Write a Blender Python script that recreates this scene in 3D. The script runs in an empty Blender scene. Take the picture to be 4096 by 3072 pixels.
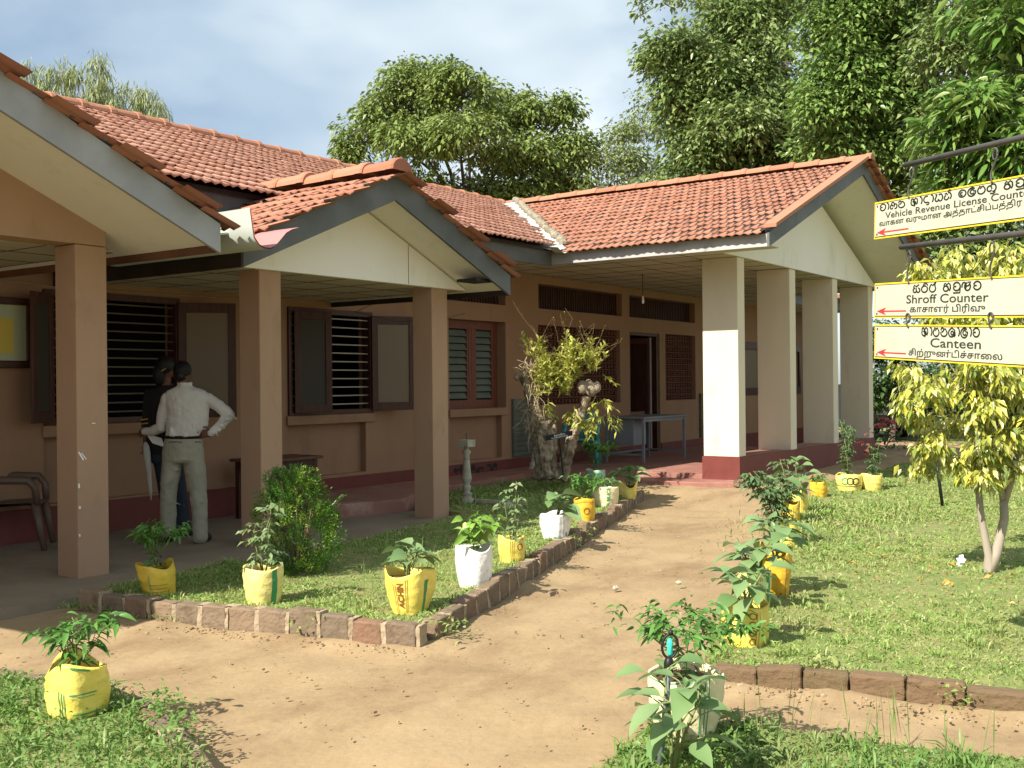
import bpy, math, random
import numpy as np
from mathutils import Vector, Matrix

# ------------------------------------------------------------------ camera, sky, sun, exposure
scene = bpy.context.scene
COL = scene.collection
F_PX, YAW, PITCH, ROLL, CAM_H = 4321.3, .95877, .00067, -.00992, 1.55
_f = np.array([math.sin(YAW)*math.cos(PITCH), math.cos(YAW)*math.cos(PITCH), math.sin(PITCH)])
_r = np.array([math.cos(YAW), -math.sin(YAW), 0.0])
_u = np.cross(_r, _f)
_c, _s = math.cos(ROLL), math.sin(ROLL)
RIGHT, UP, FWD = _c*_r + _s*_u, -_s*_r + _c*_u, _f
CAM = np.array([0, 0, CAM_H])
cam = bpy.data.cameras.new("camera")
cam.sensor_width = 36.0
cam.lens = F_PX/4096*36
cam.clip_start, cam.clip_end = .05, 2000
cam_ob = bpy.data.objects.new("camera", cam)
COL.objects.link(cam_ob)
cam_ob.matrix_world = Matrix(((RIGHT[0], UP[0], -FWD[0], 0), (RIGHT[1], UP[1], -FWD[1], 0), (RIGHT[2], UP[2], -FWD[2], CAM_H), (0, 0, 0, 1)))
scene.camera = cam_ob

SUN_DIR = np.array([-1.06, .175, 1.0])          # towards the sun
SUN_DIR /= np.linalg.norm(SUN_DIR)
sun = bpy.data.lights.new("sun", 'SUN')
sun.energy, sun.angle, sun.color = 5.0, math.radians(.5), (1, .93, .80)
sun_ob = bpy.data.objects.new("sun", sun)
COL.objects.link(sun_ob)
sun_ob.rotation_euler = Vector(SUN_DIR).to_track_quat('Z', 'Y').to_euler()
sun_ob.location = (-20, 5, 25)

world = bpy.data.worlds.new("World")
scene.world = world
world.use_nodes = True
nt = world.node_tree
nt.nodes.clear()
N = nt.nodes.new
wout = N('ShaderNodeOutputWorld'); bg = N('ShaderNodeBackground')
sky = N('ShaderNodeTexSky'); sky.sky_type = 'NISHITA'; sky.sun_disc = False
sky.sun_elevation = math.asin(SUN_DIR[2]); sky.sun_rotation = math.atan2(SUN_DIR[0], SUN_DIR[1])
sky.air_density, sky.dust_density, sky.ozone_density = 1.0, 1.0, 1.0
tc = N('ShaderNodeTexCoord'); mp = N('ShaderNodeMapping')
mp.inputs['Scale'].default_value = (1, 1, 2.1); mp.inputs['Location'].default_value = (.35, .1, .2)
n1 = N('ShaderNodeTexNoise'); n1.inputs['Scale'].default_value = 3.1; n1.inputs['Detail'].default_value = 7; n1.inputs['Roughness'].default_value = .52
n1.inputs['Distortion'].default_value = .35
rp = N('ShaderNodeValToRGB'); rp.color_ramp.elements[0].position = .38; rp.color_ramp.elements[1].position = .55; rp.color_ramp.elements[0].color = (.5, .5, .5, 1)
n2 = N('ShaderNodeTexNoise'); n2.inputs['Scale'].default_value = 1.7; n2.inputs['Detail'].default_value = 4
rp2 = N('ShaderNodeValToRGB'); rp2.color_ramp.elements[0].position = .38; rp2.color_ramp.elements[1].position = .53
rp2.color_ramp.elements[0].color = (3.7, 4.75, 5.8, 1); rp2.color_ramp.elements[1].color = (7.2, 7.9, 8.1, 1)
mx = N('ShaderNodeMix'); mx.data_type = 'RGBA'
L_ = nt.links.new
L_(tc.outputs['Generated'], mp.inputs['Vector']); L_(mp.outputs[0], n1.inputs['Vector']); L_(mp.outputs[0], n2.inputs['Vector'])
L_(n1.outputs[0], rp.inputs[0]); L_(n2.outputs[0], rp2.inputs[0])
L_(rp.outputs[0], mx.inputs[0]); L_(sky.outputs[0], mx.inputs[6]); L_(rp2.outputs[0], mx.inputs[7])
L_(mx.outputs[2], bg.inputs[0]); L_(bg.outputs[0], wout.inputs[0])
bg.inputs[1].default_value = .07

vs = scene.view_settings
vs.view_transform, vs.look, vs.exposure, vs.gamma = 'Standard', 'None', 1.0, 1.0
vs.use_curve_mapping = False
scene.render.engine = 'CYCLES'
scene.cycles.max_bounces = 8
scene.cycles.use_denoising = True

# ------------------------------------------------------------------ helpers
def ray(px, py):                                  # photo pixel (4096 wide) -> direction with unit depth
    return RIGHT*((px-2048)/F_PX) - UP*((py-1536)/F_PX) + FWD
def at(px, py, depth):
    return CAM + ray(px, py)*depth
def ground(px, py, z=0.0):
    d = ray(px, py)
    return CAM + d*((z-CAM_H)/d[2])
DS = 4096/2212
def atd(px, py, depth):
    return at(px*DS, py*DS, depth)

def tag(o, label=None, cat=None, group=None, kind=None):
    if label: o['label'] = label
    if cat: o['category'] = cat
    if group: o['group'] = group
    if kind: o['kind'] = kind
    return o
def empty(name, loc, label, cat, group=None):
    o = bpy.data.objects.new(name, None)
    COL.objects.link(o); o.location = loc; o.empty_display_size = .2
    return tag(o, label, cat, group)
def link_mesh(name, me, mat, parent=None, smooth=False):
    o = bpy.data.objects.new(name, me); COL.objects.link(o)
    for m in (mat if isinstance(mat, (list, tuple)) else [mat]):
        me.materials.append(m)
    if smooth:
        me.polygons.foreach_set('use_smooth', [True]*len(me.polygons))
    if parent is not None:
        o.parent = parent
        o.matrix_parent_inverse = Matrix.Translation(-parent.location)
    return o
def np_mesh(name, V, Fq, mat, parent=None, smooth=False, mats=None):
    V = np.asarray(V, dtype=np.float32).reshape(-1, 3); Fq = np.asarray(Fq, dtype=np.int32)
    me = bpy.data.meshes.new(name); k = Fq.shape[1]
    me.vertices.add(len(V)); me.vertices.foreach_set('co', V.ravel())
    me.loops.add(Fq.size); me.loops.foreach_set('vertex_index', Fq.ravel())
    me.polygons.add(len(Fq)); me.polygons.foreach_set('loop_start', np.arange(0, Fq.size, k, dtype=np.int32))
    me.update(calc_edges=True)
    o = link_mesh(name, me, mat, parent, smooth)
    if mats is not None:
        me.polygons.foreach_set('material_index', np.asarray(mats, dtype=np.int32))
    return o

class MB:
    def __init__(s): s.v = []; s.f = []
    def add(s, vs_, fs):
        n = len(s.v); s.v += [tuple(map(float, p)) for p in vs_]; s.f += [tuple(i+n for i in q) for q in fs]; return s
    def box(s, a, b):
        (x0, y0, z0), (x1, y1, z1) = a, b
        x0, x1 = min(x0, x1), max(x0, x1); y0, y1 = min(y0, y1), max(y0, y1); z0, z1 = min(z0, z1), max(z0, z1)
        return s.add([(x0,y0,z0),(x1,y0,z0),(x1,y1,z0),(x0,y1,z0),(x0,y0,z1),(x1,y0,z1),(x1,y1,z1),(x0,y1,z1)],
                     [(0,3,2,1),(4,5,6,7),(0,1,5,4),(1,2,6,5),(2,3,7,6),(3,0,4,7)])
    def obox(s, c, ax, ay, az):                   # centre and three half-axis vectors
        c, ax, ay, az = map(np.array, (c, ax, ay, az)); P = []
        for k in (-1, 1):
            for i, j in ((-1,-1),(1,-1),(1,1),(-1,1)): P.append(c+i*ax+j*ay+k*az)
        return s.add(P, [(0,3,2,1),(4,5,6,7),(0,1,5,4),(1,2,6,5),(2,3,7,6),(3,0,4,7)])
    def prism(s, poly, vec):
        P = [np.array(p, float) for p in poly]; v = np.array(vec, float); n = len(P)
        return s.add(P+[p+v for p in P], [tuple(range(n))[::-1], tuple(range(n, 2*n))]+[(i, (i+1) % n, (i+1) % n+n, i+n) for i in range(n)])
    def tube(s, pts, rad, n=8, cap=True):
        pts = [np.array(p, float) for p in pts]; m = len(pts)
        if not hasattr(rad, '__len__'): rad = [rad]*m
        ref = np.array([0.31, .17, .93]); base = len(s.v); R = []
        for i, p in enumerate(pts):
            t = pts[min(i+1, m-1)]-pts[max(i-1, 0)]; t = t/(np.linalg.norm(t)+1e-9)
            if abs(t@ref) > .95: ref = np.array([.9, .3, .1])
            a = np.cross(t, ref); a /= np.linalg.norm(a); b = np.cross(t, a); ref = np.cross(a, t) if False else ref
            R.append([p+rad[i]*(math.cos(2*math.pi*k/n)*a+math.sin(2*math.pi*k/n)*b) for k in range(n)])
        V = [q for r_ in R for q in r_]; Fs = []
        for i in range(m-1):
            for k in range(n):
                Fs.append((i*n+k, i*n+(k+1) % n, (i+1)*n+(k+1) % n, (i+1)*n+k))
        if cap: Fs += [tuple(range(n))[::-1], tuple((m-1)*n+k for k in range(n))]
        return s.add(V, Fs)
    def lathe(s, prof, c=(0, 0, 0), n=16):
        c = np.array(c, float); V = []; m = len(prof)
        for r_, z in prof:
            V += [c+np.array([r_*math.cos(2*math.pi*k/n), r_*math.sin(2*math.pi*k/n), z]) for k in range(n)]
        Fs = [(i*n+k, i*n+(k+1) % n, (i+1)*n+(k+1) % n, (i+1)*n+k) for i in range(m-1) for k in range(n)]
        return s.add(V, Fs+[tuple(range(n))[::-1], tuple((m-1)*n+k for k in range(n))])
    def ball(s, c, r, n=10, m=7):
        c = np.array(c, float); r = np.array(r if hasattr(r, '__len__') else (r, r, r), float); V = [c+r*(0, 0, -1)]
        for i in range(1, m):
            a = -math.pi/2+math.pi*i/m
            V += [c+r*(math.cos(a)*math.cos(2*math.pi*k/n), math.cos(a)*math.sin(2*math.pi*k/n), math.sin(a)) for k in range(n)]
        V.append(c+r*(0, 0, 1)); Fs = [(0, 1+(k+1) % n, 1+k) for k in range(n)]
        for i in range(m-2):
            Fs += [(1+i*n+k, 1+i*n+(k+1) % n, 1+(i+1)*n+(k+1) % n, 1+(i+1)*n+k) for k in range(n)]
        t = len(V)-1; b = 1+(m-2)*n
        return s.add(V, Fs+[(b+k, b+(k+1) % n, t) for k in range(n)])
    def capsule(s, a, b, ra, rb, n=10):
        a, b = np.array(a, float), np.array(b, float); d = (b-a)/np.linalg.norm(b-a)
        P = []; Rr = []
        for t in (-.98, -.7, -.35): P.append(a+d*ra*t); Rr.append(ra*math.sqrt(1-t*t))
        P += [a, b]; Rr += [ra, rb]
        for t in (.35, .7, .98): P.append(b+d*rb*t); Rr.append(rb*math.sqrt(1-t*t))
        return s.tube(P, Rr, n)
    def build(s, name, mat, parent=None, smooth=False, bevel=0):
        me = bpy.data.meshes.new(name); me.from_pydata(s.v, [], s.f); me.update()
        o = link_mesh(name, me, mat, parent, smooth)
        if bevel:
            m = o.modifiers.new('bevel', 'BEVEL'); m.width = bevel; m.segments = 2; m.limit_method = 'ANGLE'
        return o

def bake(o, voxel, smooth_it=4, noise=None):
    """fuse the pieces of a mesh into one continuous surface"""
    m = o.modifiers.new('r', 'REMESH'); m.mode = 'VOXEL'; m.voxel_size = voxel
    if smooth_it:
        k = o.modifiers.new('s', 'SMOOTH'); k.factor = .6; k.iterations = smooth_it
    if noise:
        tx = bpy.data.textures.new('wrinkle', 'CLOUDS'); tx.noise_scale = noise[0]
        d = o.modifiers.new('d', 'DISPLACE'); d.texture = tx; d.strength = noise[1]; d.texture_coords = 'GLOBAL'
    dg = bpy.context.evaluated_depsgraph_get(); dg.update()
    me = bpy.data.meshes.new_from_object(o.evaluated_get(dg))
    o.modifiers.clear(); o.data = me
    me.polygons.foreach_set('use_smooth', [True]*len(me.polygons)); me.update()
    return o

# ------------------------------------------------------------------ materials
def srgb(r, g, b):
    f = lambda c: (c/255/12.92 if c/255 <= .04045 else ((c/255+.055)/1.055)**2.4)
    return (f(r), f(g), f(b))
def mat(name, c1, c2=None, rough=.75, scale=3.0, detail=5, lo=.35, hi=.65, bump=0, bscale=40, metal=0, island=0, c3=None, s3=.6, lo3=.55, hi3=.7, trans=0, spec=.3, stretch=None):
    m = bpy.data.materials.new(name); m.use_nodes = True; t = m.node_tree; N = t.nodes.new; L = t.links.new
    b = t.nodes['Principled BSDF']; out = t.nodes['Material Output']
    b.inputs['Roughness'].default_value = rough; b.inputs['Metallic'].default_value = metal
    b.inputs['Specular IOR Level'].default_value = spec
    geo = N('ShaderNodeNewGeometry'); vec = geo.outputs['Position']
    if stretch:
        mpn = N('ShaderNodeMapping'); mpn.inputs['Scale'].default_value = stretch; L(vec, mpn.inputs[0]); vec = mpn.outputs[0]
    colout = None
    if c2 is None and not island:
        b.inputs['Base Color'].default_value = (*c1, 1)
    else:
        cr = N('ShaderNodeValToRGB'); e = cr.color_ramp.elements
        if island:                               # a list of colours, one picked per loose piece
            cols = c1 if isinstance(c1, list) else [c1, c2]
            e[0].position = 0; e[0].color = (*cols[0], 1); e[1].position = 1; e[1].color = (*cols[-1], 1)
            for i, c in enumerate(cols[1:-1]):
                q = e.new((i+1)/(len(cols)-1)); q.color = (*c, 1)
            L(geo.outputs['Random Per Island'], cr.inputs[0])
        else:
            e[0].position = lo; e[0].color = (*c1, 1); e[1].position = hi; e[1].color = (*c2, 1)
            no = N('ShaderNodeTexNoise'); no.inputs['Scale'].default_value = scale; no.inputs['Detail'].default_value = detail; no.inputs['Roughness'].default_value = .6
            L(vec, no.inputs['Vector']); L(no.outputs[0], cr.inputs[0])
        colout = cr.outputs[0]
        if c3 is not None:
            n3 = N('ShaderNodeTexNoise'); n3.inputs['Scale'].default_value = s3; n3.inputs['Detail'].default_value = 8; n3.inputs['Roughness'].default_value = .7
            L(vec, n3.inputs['Vector']); r3 = N('ShaderNodeValToRGB'); r3.color_ramp.elements[0].position = lo3; r3.color_ramp.elements[1].position = hi3
            L(n3.outputs[0], r3.inputs[0]); mx3 = N('ShaderNodeMix'); mx3.data_type = 'RGBA'
            L(r3.outputs[0], mx3.inputs[0]); L(colout, mx3.inputs[6]); mx3.inputs[7].default_value = (*c3, 1); colout = mx3.outputs[2]
        L(colout, b.inputs['Base Color'])
    if bump:
        nb = N('ShaderNodeTexNoise'); nb.inputs['Scale'].default_value = bscale; nb.inputs['Detail'].default_value = 6; L(vec, nb.inputs['Vector'])
        bp = N('ShaderNodeBump'); bp.inputs['Strength'].default_value = bump; bp.inputs['Distance'].default_value = .02
        L(nb.outputs[0], bp.inputs['Height']); L(bp.outputs[0], b.inputs['Normal'])
    if trans:
        tr = N('ShaderNodeBsdfTranslucent'); ms = N('ShaderNodeMixShader'); ms.inputs[0].default_value = trans
        if colout is not None: L(colout, tr.inputs[0])
        else: tr.inputs[0].default_value = (*c1, 1)
        L(b.outputs[0], ms.inputs[1]); L(tr.outputs[0], ms.inputs[2]); L(ms.outputs[0], out.inputs[0])
    return m
def leafmat(name, cols, trans=.28, rough=.42, **k):
    return mat(name, cols, None, rough=rough, island=1, trans=trans, spec=.4, **k)

M = {}
M['wall'] = mat('salmon_plaster', (.305,.178,.107), (.27,.157,.092), rough=.85, scale=1.3, bump=.12, bscale=60, c3=(.19,.115,.07), s3=1.5, lo3=.54, hi3=.80, stretch=(1,1,.45))
M['pillar'] = mat('tan_plaster', (.375,.24,.155), (.34,.215,.138), rough=.85, scale=1.6, bump=.12, bscale=70, c3=(.24,.155,.095), s3=2.6, lo3=.55, hi3=.80, stretch=(1,1,.45))
M['cream'] = mat('cream_plaster', (.67,.59,.46), (.62,.545,.425), rough=.85, scale=1.4, bump=.1, bscale=60, c3=(.46,.39,.29), s3=2.6, lo3=.57, hi3=.82, stretch=(1,1,.45))
M['red'] = mat('red_oxide_plinth', (.155,.038,.031), (.125,.03,.025), rough=.6, scale=3, bump=.08, c3=(.10,.045,.035), s3=2.5, lo3=.58, hi3=.75)
M['redfloor'] = mat('red_cement_floor', (.25,.112,.09), (.31,.152,.12), rough=.6, scale=2.2, bump=.1, c3=(.45,.33,.25), s3=1.6, lo3=.55, hi3=.75)
M['white'] = mat('white_ceiling_board', (.76,.735,.685), (.73,.705,.655), rough=.7, scale=1.2, c3=(.58,.54,.46), s3=2.6, lo3=.54, hi3=.80, stretch=(1,1,.45))
M['ceil'] = mat('ceiling_board', (.49,.45,.36), (.45,.41,.33), rough=.7, scale=1.2)
M['board'] = mat('weathered_grey_paint', (.085,.092,.094), (.12,.128,.13), rough=.6, scale=2.5, stretch=(1,1,1), bump=.08, bscale=30, c3=(.03,.03,.03), s3=3, lo3=.62, hi3=.8)
M['lightboard'] = mat('pale_grey_paint', (.25,.265,.28), (.31,.325,.335), rough=.55, scale=2.5, bump=.06, bscale=30, c3=(.10,.10,.10), s3=3, lo3=.62, hi3=.8)
M['fasc'] = mat('grey_fascia_paint', (.36,.345,.345), (.42,.405,.40), rough=.55, scale=3, bump=.08, bscale=30, c3=(.2,.19,.19), s3=4, lo3=.58, hi3=.75)
M['darkboard'] = mat('dark_stained_timber', (.018,.014,.012), (.03,.022,.018), rough=.55, scale=3)
M['brownboard'] = mat('brown_timber', (.10,.045,.025), (.14,.065,.035), rough=.6, scale=3)
M['wood'] = mat('dark_window_wood', (.045,.016,.010), (.075,.026,.016), rough=.45, scale=4, stretch=(6,6,1))
M['wood2'] = mat('red_brown_window_wood', (.13,.042,.026), (.17,.056,.034), rough=.5, scale=4, stretch=(6,6,1))
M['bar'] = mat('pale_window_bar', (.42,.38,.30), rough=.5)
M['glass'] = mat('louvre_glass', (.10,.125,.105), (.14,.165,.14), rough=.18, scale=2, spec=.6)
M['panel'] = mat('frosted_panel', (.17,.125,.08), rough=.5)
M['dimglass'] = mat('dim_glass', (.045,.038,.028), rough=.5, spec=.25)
M['dimbar'] = mat('shaded_window_bar', (.13,.11,.08), rough=.6)  # darker copy of the bar colour, paints in the dimness at the left window
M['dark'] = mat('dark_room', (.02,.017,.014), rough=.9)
M['tile'] = mat('clay_tile', [(.265,.112,.07),(.335,.15,.098),(.30,.128,.08),(.365,.172,.116),(.275,.115,.07),(.32,.14,.09)], None, rough=.8, island=1, bump=.1, bscale=60, c3=(.14,.062,.042), s3=2.6, lo3=.60, hi3=.80)
M['pinktile'] = mat('pink_clay_tile', [(.46,.225,.155),(.53,.285,.205),(.50,.25,.175),(.57,.32,.235),(.48,.235,.16)], None, rough=.8, island=1, bump=.1, bscale=60, c3=(.24,.105,.07), s3=2.3, lo3=.58, hi3=.76)
M['ridge'] = mat('clay_ridge_tile', [(.32,.14,.083),(.36,.17,.105),(.29,.12,.07)], None, rough=.8, island=1, bump=.15, bscale=50, c3=(.30,.13,.08), s3=3, lo3=.55, hi3=.75)
M['metal'] = mat('pale_sheet_metal', (.42,.46,.42), (.46,.50,.46), rough=.5, scale=2)
M['pinkmetal'] = mat('pink_painted_metal', (.46,.17,.165), rough=.6)
M['valley'] = mat('weathered_valley_sheet', (.52,.53,.50), (.40,.41,.38), rough=.6, scale=5, c3=(.13,.12,.09), s3=6, lo3=.5, hi3=.7)
M['moss'] = mat('mossy_mortar', (.16,.14,.10), (.30,.26,.20), rough=.95, scale=14, bump=.5, bscale=40)
M['grille'] = mat('terracotta_grille', (.10,.035,.022), (.14,.05,.03), rough=.8, scale=5)
M['greenboard'] = mat('green_slat_board', (.10,.105,.085), (.14,.145,.115), rough=.7, scale=6)
M['steel'] = mat('blue_grey_steel', (.15,.17,.19), (.19,.21,.23), rough=.5, scale=3)
M['black'] = mat('black_paint', (.012,.012,.012), rough=.45)
M['iron'] = mat('dark_grey_iron', (.045,.045,.045), (.07,.065,.06), rough=.55, scale=12)
M['dirt'] = mat('bare_dirt', (.305,.22,.125), (.262,.185,.10), rough=.95, scale=2.2, detail=9, lo=.4, hi=.7, bump=.55, bscale=22, c3=(.19,.125,.067), s3=1.25, lo3=.48, hi3=.70, stretch=(.55,1,1))
M['soil'] = mat('dark_soil', (.06,.035,.02), (.10,.06,.035), rough=.95, scale=12, bump=.5)
M['slab'] = mat('worn_concrete', (.24,.195,.138), (.20,.16,.112), rough=.85, scale=1.8, bump=.15, bscale=40, c3=(.15,.125,.09), s3=1.2, lo3=.52, hi3=.72)
M['lawn'] = mat('lawn_soil', (.12,.17,.045), (.22,.21,.085), rough=.95, scale=7, bump=.4, c3=(.25,.19,.09), s3=2.2, lo3=.56, hi3=.72)
M['grass'] = leafmat('grass_blade', [(.135,.26,.045),(.20,.335,.068),(.285,.39,.105),(.18,.31,.058),(.42,.43,.18),(.26,.36,.09),(.36,.38,.15)], trans=.35, rough=.5, c3=(.30,.28,.12), s3=1.3, lo3=.50, hi3=.72)
M['grass2'] = leafmat('lush_grass_blade', [(.09,.20,.04),(.14,.26,.055),(.19,.30,.075),(.12,.235,.05),(.25,.34,.11)], trans=.35, rough=.5, c3=(.28,.29,.12), s3=2.0, lo3=.52, hi3=.75)
M['brick'] = mat('old_brick', [(.175,.13,.09),(.205,.145,.095),(.15,.115,.08),(.20,.115,.075)], None, rough=.9, island=1, bump=.4, bscale=45, c3=(.10,.075,.045), s3=7, lo3=.5, hi3=.68)
M['mossbrick'] = mat('mossy_brick', [(.13,.09,.05),(.15,.095,.055),(.115,.085,.045)], None, rough=.95, island=1, bump=.5, bscale=45, c3=(.30,.09,.04), s3=9, lo3=.62, hi3=.70)
M['mortar'] = mat('pale_mortar', (.36,.29,.20), (.27,.21,.14), rough=.95, scale=9, bump=.4, bscale=50)
M['bark'] = mat('grey_bark', (.16,.12,.085), (.24,.19,.14), rough=.9, scale=6, bump=.4, bscale=25, stretch=(1,1,.3))
M['paper'] = mat('white_paper', (.82,.82,.80), rough=.7)

# ------------------------------------------------------------------ leaves
def norm(a): return a/(np.linalg.norm(a, axis=-1, keepdims=True)+1e-9)
def leaf_arrays(base, d, L, W, rng, droop=.3, fold=.25, up=None, roll=.5, big=False):
    """arrays of pointed leaves; small ones are 5 points, big ones 11 with a curved midrib"""
    n = len(base); d = norm(d); L = np.broadcast_to(L, n)[:, None]; W = np.broadcast_to(W, n)[:, None]
    if up is None: up = np.tile([0, 0, 1.0], (n, 1))
    side = np.cross(d, up); bad = np.linalg.norm(side, axis=1) < .05; side[bad] = [1, 0, 0]; side = norm(side)
    nrm = norm(np.cross(side, d)); a = rng.normal(0, roll, n)[:, None]
    side, nrm = side*np.cos(a)+nrm*np.sin(a), nrm*np.cos(a)-side*np.sin(a)
    dz = np.array([0, 0, -1.0])
    if not big:
        P = lambda t: base+d*L*t+dz*L*droop*t*t
        m = P(.45); V = np.stack([base, m-side*W/2+nrm*W*fold, m, m+side*W/2+nrm*W*fold, P(1.0)], 1)
        Fq = np.array([[0,1,2],[0,2,3],[1,4,2],[2,4,3]])
    else:
        T = [0, .16, .38, .62, .84, 1.0]; Wd = [0, .62, 1.0, .86, .42, 0]; rows = []
        for t, w in zip(T, Wd):
            p = base+d*L*t+dz*L*droop*t*t; wob = rng.normal(0, .06, n)[:, None]
            if w == 0: rows.append([p])
            else: rows.append([p-side*W/2*(w+wob)+nrm*W*fold*w, p, p+side*W/2*(w-wob)+nrm*W*fold*w])
        V = np.stack([q for r_ in rows for q in r_], 1)
        Fq = [[0,1,2],[0,2,3]]
        for i in range(3):
            a0 = 1+3*i; Fq += [[a0,a0+3,a0+4],[a0,a0+4,a0+1],[a0+1,a0+4,a0+5],[a0+1,a0+5,a0+2]]
        Fq += [[10,13,11],[11,13,12]]; Fq = np.array(Fq)
    k = V.shape[1]
    Fs = (Fq[None]+(np.arange(n)*k)[:, None, None]).reshape(-1, 3)
    return V.reshape(-1, 3), Fs
class Leaves:
    def __init__(s): s.V = []; s.F = []; s.n = 0
    def add(s, V, F): s.V.append(V); s.F.append(F+s.n); s.n += len(V)
    def build(s, name, mat, parent=None):
        return np_mesh(name, np.concatenate(s.V), np.concatenate(s.F), mat, parent)
def in_poly(P, poly):
    x, y = P[:, 0], P[:, 1]; c = np.zeros(len(P), bool); j = len(poly)-1
    for i in range(len(poly)):
        xi, yi = poly[i]; xj, yj = poly[j]
        c ^= ((yi > y) != (yj > y)) & (x < (xj-xi)*(y-yi)/(yj-yi+1e-12)+xi); j = i
    return c
def fbm(P, s, seed=0):
    """cheap smooth 2-D noise"""
    r = np.random.default_rng(seed); out = 0; a = 1.0
    for o in range(4):
        k = r.normal(0, 1, (5, 2)); ph = r.uniform(0, 6.3, 5)
        out = out+a*np.mean([np.sin((P@(kk*s*2**o))+p) for kk, p in zip(k, ph)], 0); a *= .55
    return out

# ------------------------------------------------------------------ ground
rng = np.random.default_rng(7)
def dirt_h(x, y):
    t = np.clip((x-12.4)/1.6, 0, 1); t = t*t*(3-2*t)
    return .10*t*np.clip((8.6-y)/.6, 0, 1)*np.clip((y-5.35)/.5, 0, 1)
def make_ground():
    xs = np.concatenate([[-400, -100, -30, -8], np.arange(-2, 2.4, .2), np.arange(2.4, 15, .085), np.arange(15, 24, .2), [30, 45, 80, 160, 500]])
    ys = np.concatenate([[-400, -100, -30, -12], np.arange(-5, -1, .2), np.arange(-1, 7.6, .085), np.arange(7.6, 10.5, .16), [16, 30, 60, 150, 500]])
    X, Y = np.meshgrid(xs, ys, indexing='ij'); P = np.stack([X.ravel(), Y.ravel()], 1)
    Z = dirt_h(P[:, 0], P[:, 1])+.013*fbm(P, 2.2, 3)+.015*fbm(P, 5.5, 4)-.024
    for a_, c_ in (((4.36, 6.8), (4.87, 4.08)), ((5.08, 4.09), (12.75, 6.78)), ((5.16, 2.4), (5.33, 1.74)), ((5.33, 1.74), (5.40, .9)), ((5.40, .9), (5.66, -1.6)), ((3.30, 4.75), (3.25, 4.4))):
        a_, c_ = np.array(a_), np.array(c_); t_ = np.clip(((P-a_)@(c_-a_))/((c_-a_)@(c_-a_)), 0, 1); dd_ = np.linalg.norm(P-(a_+t_[:, None]*(c_-a_)), axis=1)
        Z = Z+.040*np.exp(-(dd_/.10)**2)*np.clip(.55+.6*fbm(P, 3.1, 8), .1, 1.3)
    far = (P[:, 0] < -2) | (P[:, 0] > 24) | (P[:, 1] < -5) | (P[:, 1] > 10.5); Z[far] = -.02
    nx, ny = len(xs), len(ys); I = np.arange(nx*ny).reshape(nx, ny)
    Fq = np.stack([I[:-1, :-1], I[1:, :-1], I[1:, 1:], I[:-1, 1:]], -1).reshape(-1, 4)
    o = np_mesh('ground', np.column_stack([P, Z]), Fq, M['dirt'], smooth=True); tag(o, kind='structure')
make_ground()
def sheet(name, poly, z, m, thick=None, holes=None):
    b = MB()
    if thick: b.prism([(x, y, z-thick) for x, y in poly], (0, 0, thick))
    else: b.add([(x, y, z) for x, y in poly], [tuple(range(len(poly)))])
    return tag(b.build(name, m), kind='structure')
BED = [(4.52, 6.75), (4.74, 5.5), (5.02, 4.22), (8.0, 5.28), (12.75, 6.95), (13.15, 7.4), (13.5, 8.5), (13.45, 9.25), (10.75, 8.95), (9.95, 8.35), (9.7, 7.5), (7.2, 7.0), (6.4, 6.82), (6.0, 7.1), (4.7, 6.98)]
LAWN = [(5.28, 2.45), (5.45, 1.74), (5.53, .95), (5.8, -2), (5.9, -8), (26, -8), (26, 2.2), (20.4, 5.5), (15.4, 5.4), (14.0, 5.0), (12.3, 4.72), (9.5, 3.85), (6.8, 3.0), (5.6, 2.62)]
PATCH = [(3.72, 2.18), (4.30, 2.27), (4.45, 1.99), (4.52, 1.56), (4.66, .9), (4.8, -.5), (4.9, -4), (2.6, -4), (2.6, 0), (2.9, 1.6), (3.3, 2.1)]
FRONT = [(-2, 6.6), (2.2, 6.25), (3.02, 5.5), (3.17, 4.85), (3.14, 4.45), (2.78, 3.6), (2.45, 2.9), (0, 3.0), (-2, 4)]
sheet('flower_bed', BED, .10, M['lawn'], .12)
sheet('lawn', LAWN, .045, M['lawn'], .08)
sheet('grass_verge', PATCH, .04, M['lawn'], .08)
sheet('front_bed', FRONT, .09, M['lawn'], .12)
sheet('rear_lawn', [(26, -30), (90, -40), (90, 40), (30, 9), (26, 4)], .02, M['lawn'])
SLAB = [(-4, 7.35), (2.5, 7.3), (4.6, 7.05), (5.4, 7.1), (6.02, 7.2), (6.45, 6.88), (7.2, 7.06), (9.7, 7.56), (9.95, 8.4), (8.9, 8.8), (8.98, 10.2), (-4, 10.2)]
sheet('pavement', SLAB, .05, M['slab'], .1)

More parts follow.
